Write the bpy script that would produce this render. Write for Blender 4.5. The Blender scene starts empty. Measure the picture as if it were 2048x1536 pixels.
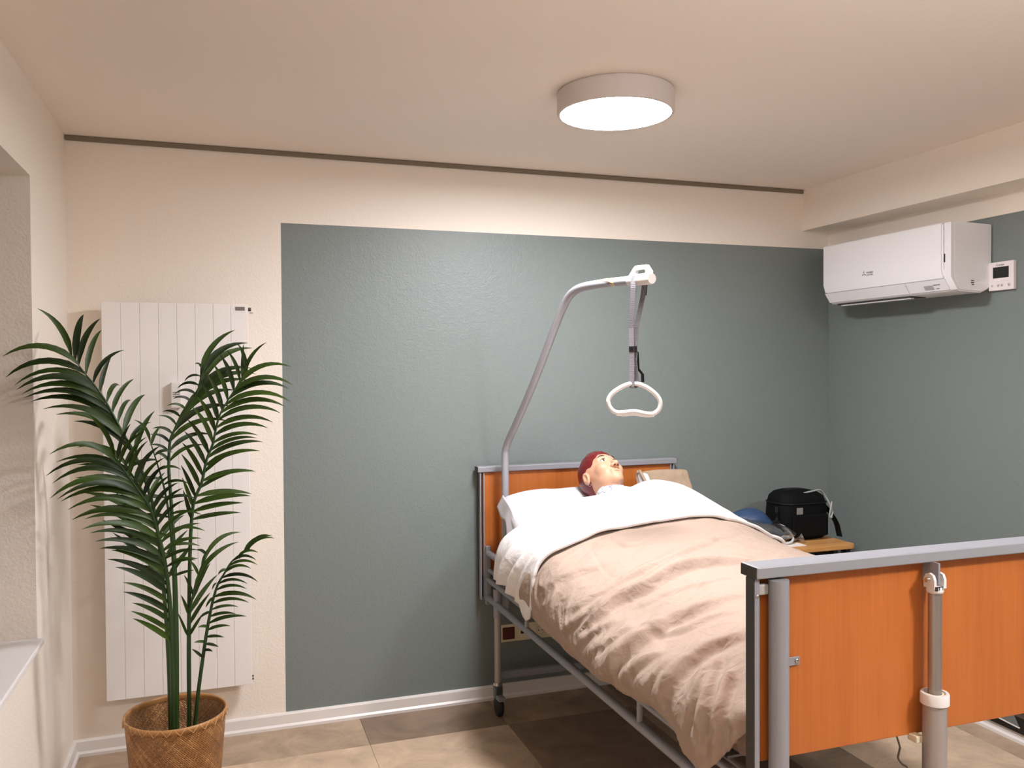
import bpy, bmesh, math, random
import numpy as np
from mathutils import Vector, Matrix, noise

sc = bpy.context.scene
col = sc.collection
PI = math.pi
W, H = 3.697, 2.5          # room width, ceiling height
YB = -7.2                  # wall behind the camera

# ------------------------------------------------------------------ camera, world, light, exposure
cam_d = bpy.data.cameras.new('camera')
cam = bpy.data.objects.new('camera', cam_d)
col.objects.link(cam)
cam_d.sensor_fit = 'HORIZONTAL'
cam_d.sensor_width = 36.0
cam_d.lens = 1698.97 / 2048 * 36.0
cam_d.clip_start = 0.05
cam.matrix_world = Matrix(((0.9461871, 0.01127794, -0.32342352, 0.5828),
                           (-0.32356814, 0.0150603, -0.94608501, -3.8029),
                           (-0.00579904, 0.99982298, 0.01789904, 1.5564),
                           (0, 0, 0, 1)))
sc.camera = cam
world = bpy.data.worlds.new('night')
sc.world = world
world.use_nodes = True
world.node_tree.nodes['Background'].inputs[0].default_value = (0.01, 0.012, 0.02, 1)
world.node_tree.nodes['Background'].inputs[1].default_value = 0.3
LAMP_COLOR = (1.0, 0.985, 1.03, 1)
LAMP_POWER = 158.0          # emission of the main lamp's diffuser
LAMP2_POWER = 175.0
FILL_POWER = 205.0       # upward side of the unseen light added to brighten the ceiling
LAMPS = [(1.87, -1.15, LAMP_POWER), (2.75, -3.7, LAMP2_POWER)]
sc.view_settings.view_transform = 'Standard'
sc.view_settings.look = 'None'
sc.view_settings.gamma = 1.0
sc.view_settings.use_curve_mapping = False
sc.view_settings.exposure = 0.07
try:
    sc.cycles.use_denoising = True
    sc.cycles.max_bounces = 10
    sc.cycles.diffuse_bounces = 6
    sc.cycles.transparent_max_bounces = 12
    sc.cycles.sample_clamp_indirect = 6.0
except Exception:
    pass

# ------------------------------------------------------------------ materials
def lin(c):
    return tuple((x / 12.92 if x <= 0.04045 else ((x + 0.055) / 1.055) ** 2.4) for x in c)

MATS = {}
def mat(name, rgb, rough=0.5, metal=0.0, bump=None, var=None, spec=None, coat=0.0, sheen=0.0, emit=None, srgb=True):
    """principled material; bump=(scale, strength, distance), var=(scale, amount)"""
    if name in MATS: return MATS[name]
    m = bpy.data.materials.new(name); m.use_nodes = True
    nt = m.node_tree; n = nt.nodes; l = nt.links
    b = n['Principled BSDF']
    c = lin(rgb) if srgb else rgb
    b.inputs['Base Color'].default_value = (*c, 1)
    b.inputs['Roughness'].default_value = rough
    b.inputs['Metallic'].default_value = metal
    if spec is not None: b.inputs['Specular IOR Level'].default_value = spec
    if coat: b.inputs['Coat Weight'].default_value = coat
    if sheen: b.inputs['Sheen Weight'].default_value = sheen
    if emit:
        b.inputs['Emission Color'].default_value = emit[0]; b.inputs['Emission Strength'].default_value = emit[1]
    if bump or var:
        tc = n.new('ShaderNodeTexCoord')
    if bump:
        t = n.new('ShaderNodeTexNoise'); t.inputs['Scale'].default_value = bump[0]; t.inputs['Detail'].default_value = 5
        t.inputs['Roughness'].default_value = 0.6
        bp = n.new('ShaderNodeBump'); bp.inputs['Strength'].default_value = bump[1]; bp.inputs['Distance'].default_value = bump[2]
        l.new(tc.outputs['Object'], t.inputs['Vector']); l.new(t.outputs['Fac'], bp.inputs['Height'])
        l.new(bp.outputs['Normal'], b.inputs['Normal'])
    if var:
        t = n.new('ShaderNodeTexNoise'); t.inputs['Scale'].default_value = var[0]; t.inputs['Detail'].default_value = 4
        mx = n.new('ShaderNodeMix'); mx.data_type = 'RGBA'
        mx.inputs['A'].default_value = (*[x * (1 - var[1]) for x in c], 1)
        mx.inputs['B'].default_value = (*[min(1, x * (1 + var[1])) for x in c], 1)
        l.new(tc.outputs['Object'], t.inputs['Vector']); l.new(t.outputs['Fac'], mx.inputs['Factor'])
        l.new(mx.outputs['Result'], b.inputs['Base Color'])
    MATS[name] = m
    return m

def wood(name, c1, c2, rough=0.38, axis=2, scale=1.0):
    """veneer: long grain along one axis"""
    m = bpy.data.materials.new(name); m.use_nodes = True
    nt = m.node_tree; n = nt.nodes; l = nt.links; b = n['Principled BSDF']
    tc = n.new('ShaderNodeTexCoord'); mp = n.new('ShaderNodeMapping')
    s = [14.0 * scale] * 3; s[axis] = 0.55 * scale
    mp.inputs['Scale'].default_value = s
    l.new(tc.outputs['Object'], mp.inputs['Vector'])
    a = n.new('ShaderNodeTexNoise'); a.inputs['Scale'].default_value = 1.0; a.inputs['Detail'].default_value = 6; a.inputs['Roughness'].default_value = 0.6
    a.inputs['Distortion'].default_value = 0.3
    mp2 = n.new('ShaderNodeMapping'); s2 = [160.0 * scale] * 3; s2[axis] = 6.0 * scale
    mp2.inputs['Scale'].default_value = s2
    l.new(tc.outputs['Object'], mp2.inputs['Vector'])
    f = n.new('ShaderNodeTexNoise'); f.inputs['Scale'].default_value = 1.0; f.inputs['Detail'].default_value = 2
    l.new(mp.outputs[0], a.inputs['Vector']); l.new(mp2.outputs[0], f.inputs['Vector'])
    ad = n.new('ShaderNodeMath'); ad.operation = 'MULTIPLY_ADD'; ad.inputs[1].default_value = 0.35
    l.new(f.outputs['Fac'], ad.inputs[0]); l.new(a.outputs['Fac'], ad.inputs[2])
    r = n.new('ShaderNodeValToRGB')
    r.color_ramp.elements[0].position = 0.46; r.color_ramp.elements[0].color = (*lin(c1), 1)
    r.color_ramp.elements[1].position = 0.9; r.color_ramp.elements[1].color = (*lin(c2), 1)
    l.new(ad.outputs[0], r.inputs['Fac']); l.new(r.outputs['Color'], b.inputs['Base Color'])
    b.inputs['Roughness'].default_value = rough
    return m

def plaster(name, rgb, rough=0.6, scale=120, strength=0.35, spec=0.3):
    m = bpy.data.materials.new(name); m.use_nodes = True
    nt = m.node_tree; n = nt.nodes; l = nt.links; b = n['Principled BSDF']
    b.inputs['Base Color'].default_value = (*lin(rgb), 1); b.inputs['Roughness'].default_value = rough
    b.inputs['Specular IOR Level'].default_value = spec
    g = n.new('ShaderNodeNewGeometry')
    t = n.new('ShaderNodeTexNoise'); t.inputs['Scale'].default_value = scale; t.inputs['Detail'].default_value = 3
    t2 = n.new('ShaderNodeTexNoise'); t2.inputs['Scale'].default_value = scale * 0.3; t2.inputs['Detail'].default_value = 3
    l.new(g.outputs['Position'], t.inputs['Vector']); l.new(g.outputs['Position'], t2.inputs['Vector'])
    ad = n.new('ShaderNodeMath'); ad.operation = 'ADD'
    l.new(t.outputs['Fac'], ad.inputs[0]); l.new(t2.outputs['Fac'], ad.inputs[1])
    bp = n.new('ShaderNodeBump'); bp.inputs['Strength'].default_value = strength; bp.inputs['Distance'].default_value = 0.004
    l.new(ad.outputs[0], bp.inputs['Height']); l.new(bp.outputs['Normal'], b.inputs['Normal'])
    return m

M_WHITE = plaster('white wall paint', (0.93, 0.893, 0.845), 0.62)
M_GREEN = plaster('sage green wall paint', (0.458, 0.492, 0.482), 0.45, spec=0.45)
M_CEIL = plaster('ceiling paint', (0.935, 0.895, 0.85), 0.8, strength=0.12)
M_SKIRT = mat('white skirting', (0.88, 0.86, 0.84), 0.35)
M_STRIP = mat('taupe strip', (0.47, 0.42, 0.345), 0.6)
M_GREY = mat('grey powder coat', (0.58, 0.585, 0.605), 0.42, 0.15)
M_GREYP = mat('pale grey pole coat', (0.63, 0.63, 0.655), 0.36, 0.1)
M_DGREY = mat('dark grey plastic', (0.20, 0.20, 0.20), 0.5)
M_BLACK = mat('black plastic', (0.055, 0.055, 0.06), 0.45)
M_RUBBER = mat('black rubber', (0.08, 0.08, 0.08), 0.7)
M_STEEL = mat('bright steel', (0.78, 0.78, 0.78), 0.22, 1.0)
M_ALU = mat('brushed aluminium tube', (0.66, 0.64, 0.62), 0.34, 0.75)
M_SILV = mat('silver grey coat', (0.66, 0.63, 0.61), 0.4, 0.35)
M_WPL = mat('white plastic', (0.90, 0.885, 0.87), 0.35)
M_CREAM = mat('cream plastic', (0.88, 0.84, 0.72), 0.4)
M_BEECH = wood('beech veneer', (0.66, 0.365, 0.155), (0.74, 0.43, 0.195))
M_OAK = wood('oak table top', (0.66, 0.46, 0.26), (0.80, 0.60, 0.36), axis=0)
def cotton(name, rgb, amount):
    """woven cotton with crisp press and sleep creases"""
    m = bpy.data.materials.new(name); m.use_nodes = True
    nt = m.node_tree; n = nt.nodes; l = nt.links; b = n['Principled BSDF']
    b.inputs['Base Color'].default_value = (*lin(rgb), 1); b.inputs['Roughness'].default_value = 0.85; b.inputs['Specular IOR Level'].default_value = 0.15
    tc = n.new('ShaderNodeTexCoord')
    wp = n.new('ShaderNodeTexNoise'); wp.inputs['Scale'].default_value = 6; wp.inputs['Detail'].default_value = 3
    l.new(tc.outputs['Object'], wp.inputs['Vector'])
    ad = n.new('ShaderNodeVectorMath'); ad.operation = 'MULTIPLY_ADD'; ad.inputs[1].default_value = (0.13, 0.13, 0.13)
    l.new(wp.outputs['Color'], ad.inputs[0]); l.new(tc.outputs['Object'], ad.inputs[2])
    prev = None
    for sc_, rot, st, dist, str_ in ((7.5, 0.55, (0.55, 1.5, 1.0), 0.010, 0.55), (17, 0.35, (0.6, 1.4, 1.0), 0.005, 0.5), (46, 0.9, (1, 1, 1), 0.0018, 0.45)):
        mp = n.new('ShaderNodeMapping'); mp.inputs['Rotation'].default_value = (0, 0, rot); mp.inputs['Scale'].default_value = st
        l.new(ad.outputs[0], mp.inputs['Vector'])
        v = n.new('ShaderNodeTexVoronoi'); v.feature = 'DISTANCE_TO_EDGE'; v.inputs['Scale'].default_value = sc_
        l.new(mp.outputs[0], v.inputs['Vector'])
        mr = n.new('ShaderNodeMapRange'); mr.interpolation_type = 'SMOOTHSTEP'; mr.inputs['From Max'].default_value = 0.22
        mr.inputs['To Min'].default_value = 1; mr.inputs['To Max'].default_value = 0
        l.new(v.outputs['Distance'], mr.inputs['Value'])
        bp = n.new('ShaderNodeBump'); bp.inputs['Strength'].default_value = str_ * amount; bp.inputs['Distance'].default_value = dist
        l.new(mr.outputs[0], bp.inputs['Height'])
        if prev: l.new(prev.outputs['Normal'], bp.inputs['Normal'])
        prev = bp
    l.new(prev.outputs['Normal'], b.inputs['Normal'])
    return m
M_DUVET = cotton('beige cotton', (0.655, 0.578, 0.523), 0.42)
M_CUFF = cotton('white cotton', (0.90, 0.885, 0.875), 0.30)
M_SHEET = mat('white sheet', (0.83, 0.82, 0.835), 0.8, bump=(25, 0.15, 0.006), spec=0.2)
M_TAUPE = mat('taupe cotton', (0.62, 0.54, 0.455), 0.85, bump=(40, 0.25, 0.006), spec=0.2)
M_SKIN = mat('moulded skin', (0.825, 0.635, 0.515), 0.52)
M_HAIR = mat('moulded red hair', (0.42, 0.10, 0.10), 0.3)
M_WEB = mat('grey webbing', (0.50, 0.48, 0.50), 0.8)

# ------------------------------------------------------------------ mesh helpers
def link(name, bm, m, parent=None, smooth=False, mats=None, auto=None):
    me = bpy.data.meshes.new(name)
    bmesh.ops.recalc_face_normals(bm, faces=bm.faces)
    bm.to_mesh(me); bm.free()
    return link_me(name, me, m, parent, smooth, mats, auto)

def link_me(name, me, m, parent=None, smooth=False, mats=None, auto=None):
    for x in (mats or [m]): me.materials.append(x)
    if smooth or auto:
        me.polygons.foreach_set('use_smooth', [True] * len(me.polygons))
        if auto:
            try: me.set_sharp_from_angle(angle=math.radians(auto))
            except Exception: pass
    o = bpy.data.objects.new(name, me); col.objects.link(o)
    if parent: attach(o, parent)
    return o

def attach(o, parent):
    o.parent = parent
    if parent.type == 'EMPTY':        # things stand unrotated at their base; parts keep world coordinates
        o.matrix_parent_inverse = Matrix.Translation(-Vector(parent.location))

def thing(name, label, cat, loc=(0, 0, 0), group=None):
    o = bpy.data.objects.new(name, None); o.empty_display_size = 0.1
    col.objects.link(o); o.location = loc
    o['label'] = label; o['category'] = cat
    if group: o['group'] = group
    return o

def tag(o, label, cat, group=None):
    o['label'] = label; o['category'] = cat
    if group: o['group'] = group
    return o

def structure(o):
    o['kind'] = 'structure'; return o

def box(bm, x0, x1, y0, y1, z0, z1, bevel=0.0, seg=2, mi=0):
    vs = [bm.verts.new(p) for p in ((x0, y0, z0), (x1, y0, z0), (x1, y1, z0), (x0, y1, z0), (x0, y0, z1), (x1, y0, z1), (x1, y1, z1), (x0, y1, z1))]
    fs = [bm.faces.new([vs[i] for i in f]) for f in ((3, 2, 1, 0), (4, 5, 6, 7), (0, 1, 5, 4), (1, 2, 6, 5), (2, 3, 7, 6), (3, 0, 4, 7))]
    for f in fs: f.material_index = mi
    if bevel:
        es = list({e for f in fs for e in f.edges})
        r = bmesh.ops.bevel(bm, geom=es, offset=bevel, segments=seg, affect='EDGES', profile=0.5)
        for f in r['faces']: f.material_index = mi
    return fs

def B(*a, **k):
    bm = bmesh.new(); box(bm, *a, **k); return bm

def catmull(pts, n):
    P = [Vector(p) for p in pts]
    P = [P[0] * 2 - P[1]] + P + [P[-1] * 2 - P[-2]]
    out = []
    for i in range(1, len(P) - 2):
        for k in range(n):
            t = k / n; a, b, c, d = P[i - 1], P[i], P[i + 1], P[i + 2]
            out.append(0.5 * ((2 * b) + (c - a) * t + (2 * a - 5 * b + 4 * c - d) * t * t + (3 * b - a - 3 * c + d) * t ** 3))
    out.append(P[-2]); return out

def tube(bm, pts, r, seg=12, closed=False, caps=True, rx=None, mi=0):
    """sweep a circle (or ellipse) along a polyline"""
    P = [Vector(p) for p in pts]; n = len(P)
    R = r if isinstance(r, (list, tuple)) else [r] * n
    rings = []; up = None
    for i in range(n):
        if closed: t = (P[(i + 1) % n] - P[i - 1])
        else: t = P[min(i + 1, n - 1)] - P[max(i - 1, 0)]
        t.normalize()
        if up is None:
            up = Vector((0, 0, 1)) if abs(t.z) < 0.9 else Vector((0, 1, 0))
        side = t.cross(up)
        if side.length < 1e-6: side = t.orthogonal()
        side.normalize(); up = side.cross(t).normalized()
        ring = []
        for k in range(seg):
            a = 2 * PI * k / seg
            ring.append(bm.verts.new(P[i] + side * (math.cos(a) * (rx or 1) * R[i]) + up * (math.sin(a) * R[i])))
        rings.append(ring)
    m = n if closed else n - 1
    for i in range(m):
        a, b = rings[i], rings[(i + 1) % n]
        for k in range(seg):
            f = bm.faces.new((a[k], a[(k + 1) % seg], b[(k + 1) % seg], b[k])); f.smooth = True; f.material_index = mi
    if caps and not closed:
        bm.faces.new(rings[0]).material_index = mi; bm.faces.new(list(reversed(rings[-1]))).material_index = mi

def T(pts, r, seg=12, **k):
    bm = bmesh.new(); tube(bm, pts, r, seg, **k); return bm

def lathe(bm, prof, c=(0, 0, 0), seg=32, mi=0):
    """profile of (radius, z) turned about the vertical axis through c"""
    rings = []
    for r, z in prof:
        if r < 1e-6: rings.append([bm.verts.new((c[0], c[1], c[2] + z))])
        else: rings.append([bm.verts.new((c[0] + r * math.cos(2 * PI * k / seg), c[1] + r * math.sin(2 * PI * k / seg), c[2] + z)) for k in range(seg)])
    for a, b in zip(rings, rings[1:]):
        for k in range(seg):
            if len(a) == 1 and len(b) == 1: continue
            if len(a) == 1: vs = (a[0], b[k], b[(k + 1) % seg])
            elif len(b) == 1: vs = (a[k], b[0], a[(k + 1) % seg])
            else: vs = (a[k], b[k], b[(k + 1) % seg], a[(k + 1) % seg])
            f = bm.faces.new(vs); f.smooth = True; f.material_index = mi

def prism(bm, poly, axis, a0, a1, mi=0):
    """extrude a 2D polygon along x, y or z"""
    def P(u, v, w): return {'x': (w, u, v), 'y': (u, w, v), 'z': (u, v, w)}[axis]
    A = [bm.verts.new(P(u, v, a0)) for u, v in poly]; Bv = [bm.verts.new(P(u, v, a1)) for u, v in poly]
    n = len(poly); fs = [bm.faces.new(A), bm.faces.new(list(reversed(Bv)))]
    for i in range(n): fs.append(bm.faces.new((A[i], Bv[i], Bv[(i + 1) % n], A[(i + 1) % n])))
    for f in fs: f.material_index = mi
    return fs

def grid_mesh(name, V, m, parent=None, closed_u=False):
    """V: (nu, nv, 3) array to a smooth quad sheet"""
    nu, nv = V.shape[:2]
    idx = np.arange(nu * nv).reshape(nu, nv)
    if closed_u: idx = np.vstack([idx, idx[:1]])
    q = np.stack([idx[:-1, :-1], idx[1:, :-1], idx[1:, 1:], idx[:-1, 1:]], -1).reshape(-1, 4)
    me = bpy.data.meshes.new(name)
    me.from_pydata(V.reshape(-1, 3).tolist(), [], q.tolist()); me.update()
    return link_me(name, me, m, parent, smooth=True)

def text(name, s, size, loc, rot, m, parent, ext=0.0004, sx=1.0):
    cu = bpy.data.curves.new(name, 'FONT'); cu.body = s; cu.size = size; cu.extrude = ext; cu.align_x = 'LEFT'
    cu.resolution_u = 3
    tmp = bpy.data.objects.new(name + '_src', cu); col.objects.link(tmp)
    dg = bpy.context.evaluated_depsgraph_get()
    me = bpy.data.meshes.new_from_object(tmp.evaluated_get(dg))
    bpy.data.objects.remove(tmp); bpy.data.curves.remove(cu)
    me.materials.clear()
    me.transform(Matrix.Translation(loc) @ rot.to_4x4() @ Matrix.Diagonal((sx, 1, 1, 1)))
    return link_me(name, me, m, parent)

# ------------------------------------------------------------------ room shell
Xg, Zg = 0.832, 2.192          # green field: left edge, top edge
def quad(bm, pts, mi=0):
    f = bm.faces.new([bm.verts.new(p) for p in pts]); f.material_index = mi; return f

bm = bmesh.new()
TH = 0.12
box(bm, 0, W, YB, 0, -0.05, -0.004)
floor = structure(link('floor', bm, mat('floor screed', (0.35, 0.31, 0.27), 0.8)))

def tile_material():
    m = bpy.data.materials.new('stone look vinyl'); m.use_nodes = True
    nt = m.node_tree; n = nt.nodes; l = nt.links; b = n['Principled BSDF']
    oi = n.new('ShaderNodeObjectInfo'); g = n.new('ShaderNodeNewGeometry')
    off = n.new('ShaderNodeVectorMath'); off.operation = 'MULTIPLY_ADD'
    l.new(oi.outputs['Random'], off.inputs[0]); off.inputs[1].default_value = (37, 51, 13); l.new(g.outputs['Position'], off.inputs[2])
    t = n.new('ShaderNodeTexNoise'); t.inputs['Scale'].default_value = 5.5; t.inputs['Detail'].default_value = 8; t.inputs['Roughness'].default_value = 0.68; t.inputs['Distortion'].default_value = 0.8
    l.new(off.outputs[0], t.inputs['Vector'])
    mr = n.new('ShaderNodeMapRange'); mr.inputs['From Min'].default_value = 0.28; mr.inputs['From Max'].default_value = 0.72
    mr.inputs['To Min'].default_value = 0.66; mr.inputs['To Max'].default_value = 1.22
    l.new(t.outputs['Fac'], mr.inputs['Value'])
    vm = n.new('ShaderNodeVectorMath'); vm.operation = 'SCALE'
    l.new(oi.outputs['Color'], vm.inputs[0]); l.new(mr.outputs[0], vm.inputs['Scale'])
    l.new(vm.outputs[0], b.inputs['Base Color'])
    b.inputs['Roughness'].default_value = 0.5; b.inputs['Specular IOR Level'].default_value = 0.35
    bp = n.new('ShaderNodeBump'); bp.inputs['Strength'].default_value = 0.15; bp.inputs['Distance'].default_value = 0.003
    l.new(t.outputs['Fac'], bp.inputs['Height']); l.new(bp.outputs['Normal'], b.inputs['Normal'])
    return m
M_TILE = tile_material()
bm = B(0, 0.6035, -0.6035, 0, -0.004, 0.0, bevel=0.0008, seg=1)
tile0 = link('tile', bm, M_TILE); tile_me = tile0.data; bpy.data.objects.remove(tile0)
random.seed(11)
TONES = {'l': (0.76, 0.665, 0.565), 'm': (0.66, 0.575, 0.485), 'd': (0.54, 0.46, 0.385), 'x': (0.47, 0.40, 0.34)}
KNOWN = {(1, 0): 'm', (2, 0): 'd', (3, 0): 'm', (4, 0): 'd', (1, 1): 'l', (2, 1): 'l', (3, 1): 'd', (0, 1): 'm', (0, 0): 'm', (4, 1): 'm', (5, 1): 'm', (5, 2): 'l', (6, 2): 'm', (3, 2): 'm', (2, 2): 'd'}
xe = [1.150 + 0.604 * k for k in range(-2, 5)]; xs_ = [0.0] + [x for x in xe if 0.02 < x < W - 0.02] + [W]
ye = [-0.302 - 0.604 * k for k in range(0, 13)]; ys_ = [0.0] + [y for y in ye if y > YB + 0.02] + [YB]
for i in range(len(xs_) - 1):
    for j in range(len(ys_) - 1):
        x0, x1, y1, y0 = xs_[i], xs_[i + 1], ys_[j], ys_[j + 1]
        o = bpy.data.objects.new('tile', tile_me); col.objects.link(o)
        o.location = (x0, y1, 0); o.scale = ((x1 - x0) / 0.6045, (y1 - y0) / 0.6045, 1)
        c = lin(TONES[KNOWN.get((i, j), random.choice('lmmd'))])
        o.color = (*c, 1)
        attach(o, floor)

bm = bmesh.new()
# back wall: the green field and the white around it
quad(bm, [(0, 0, 0), (Xg, 0, 0), (Xg, 0, H), (0, 0, H)], 0)
quad(bm, [(Xg, 0, Zg), (W, 0, Zg), (W, 0, H), (Xg, 0, H)], 0)
quad(bm, [(Xg, 0, 0), (W, 0, 0), (W, 0, Zg), (Xg, 0, Zg)], 1)
box(bm, -TH, W + TH, 0.002, TH, -0.05, H + 0.05)
structure(link('wall_back', bm, None, mats=[M_WHITE, M_GREEN]))
bm = bmesh.new()
quad(bm, [(W, 0, 0), (W, YB, 0), (W, YB, Zg), (W, 0, Zg)], 1)
quad(bm, [(W, 0, Zg), (W, YB, Zg), (W, YB, H), (W, 0, H)], 0)
box(bm, W + 0.002, W + TH, YB, 0, -0.05, H + 0.05)
structure(link('wall_right', bm, None, mats=[M_WHITE, M_GREEN]))
# left wall with the deep window opening
NY0, NY1, NZ0, NZ1, ND = -2.35, -0.671, 0.662, 2.195, -0.30
bm = bmesh.new()
for y0, y1, z0, z1 in ((YB, 0, -0.05, NZ0), (YB, 0, NZ1, H + 0.05), (NY1, 0, NZ0, NZ1), (YB, NY0, NZ0, NZ1)):
    box(bm, ND, 0, y0, y1, z0, z1)
structure(link('wall_left', bm, M_WHITE))
structure(link('wall_front', B(-TH, W + TH, YB - TH, YB, -0.05, H + 0.05), M_WHITE))
structure(link('ceiling', B(-TH, W + TH, YB - TH, TH, H, H + 0.1), M_CEIL))
# window at the back of the opening (its reveal shows at the left edge of the photograph)
win = structure(link('window_1', B(ND - 0.06, ND - 0.02, NY0, NY1, NZ0, NZ1), mat('night glass', (0.03, 0.035, 0.05), 0.08)))
bm = bmesh.new()
for y0, y1, z0, z1 in ((NY0, NY1, NZ0, NZ0 + .06), (NY0, NY1, NZ1 - .06, NZ1), (NY0, NY0 + .06, NZ0 + .06, NZ1 - .06), (NY1 - .06, NY1, NZ0 + .06, NZ1 - .06), (-1.54, -1.48, NZ0 + .06, NZ1 - .06)):
    box(bm, ND - 0.02, ND + 0.03, y0, y1, z0, z1, bevel=0.004)
link('window_frame', bm, M_WPL, win)
structure(link('trim_3', B(ND + 0.03, 0.022, NY0 - 0.02, NY1 - 0.002, NZ0, 0.682, bevel=0.004), mat('white sill board', (0.90, 0.89, 0.89), 0.3)))
# beam boxed in along the right wall, strip at the top of the back wall
structure(link('trim_2', B(W - 0.1705, W, YB, 0, 2.283, H), M_WHITE))
structure(link('trim_1', B(0.004, W - 0.172, -0.012, -0.0005, H - 0.021, H - 0.001, bevel=0.002), M_STRIP))

def skirting(name, axis, a0, a1, sgn, base):
    prof = [(0, 0), (0.022, 0), (0.022, 0.012), (0.0145, 0.02), (0.0125, 0.058), (0.009, 0.064), (0, 0.066)]
    bm = bmesh.new()
    prism(bm, [(base + sgn * u, v) for u, v in prof], axis, a0, a1)
    return structure(link(name, bm, M_SKIRT))
skirting('baseboard_back', 'x', 0.0, W, -1, -0.0005)
skirting('baseboard_left', 'y', YB, 0, 1, 0.0005)
skirting('baseboard_right', 'y', YB, 0, -1, W - 0.0005)

# ------------------------------------------------------------------ ceiling lamps
M_LAMPRIM = mat('white lamp rim', (0.80, 0.765, 0.74), 0.5)
def ceiling_lamp(x, y, power, label):
    t = thing('ceiling_lamp', label, 'ceiling lamp', (x, y, H))
    bm = bmesh.new()
    lathe(bm, [(0.0, 0.0), (0.195, 0.0), (0.195, -0.004), (0.2, -0.005), (0.2, -0.072), (0.197, -0.075), (0.190, -0.075), (0.190, -0.068), (0.0, -0.068)], (x, y, H - 0.0005), 64)
    link('lamp_rim', bm, M_LAMPRIM, t, auto=40)
    bm = bmesh.new()
    lathe(bm, [(0.1895, -0.071), (0.17, -0.0745), (0.09, -0.0765), (0.0, -0.077)], (x, y, H), 64)
    m = mat('lamp diffuser %.1f' % power, (1, 1, 1), 0.6, emit=(LAMP_COLOR, power))
    link('lamp_diffuser', bm, m, t)
ceiling_lamp(*LAMPS[0], 'round white ceiling lamp shining above the bed')
def fill(y, power, label):  # unseen hanging light, added only to lift the ceiling's brightness
    t = thing('fill_light', label, 'pendant light', (1.85, y, 2.05))
    link('housing', B(1.25, 2.45, y - .05, y + .05, 2.03, 2.07, bevel=.006), M_LAMPRIM, t)
    m = mat('added light emitter %.0f' % power, (1, 1, 1), .6, emit=(LAMP_COLOR, power))
    link('fill_emitter', B(1.27, 2.43, y - .04, y + .04, 2.0695, 2.074), m, t)
    for x in (1.35, 2.35): link('cable', T([(x, y, 2.07), (x, y, H)], .0015, 6), M_STEEL, t)
fill(-3.55, FILL_POWER, 'long added pendant light shining at the ceiling above the viewer')
ceiling_lamp(*LAMPS[1], 'second round white ceiling lamp, further from the bed, behind the viewer')

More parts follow.
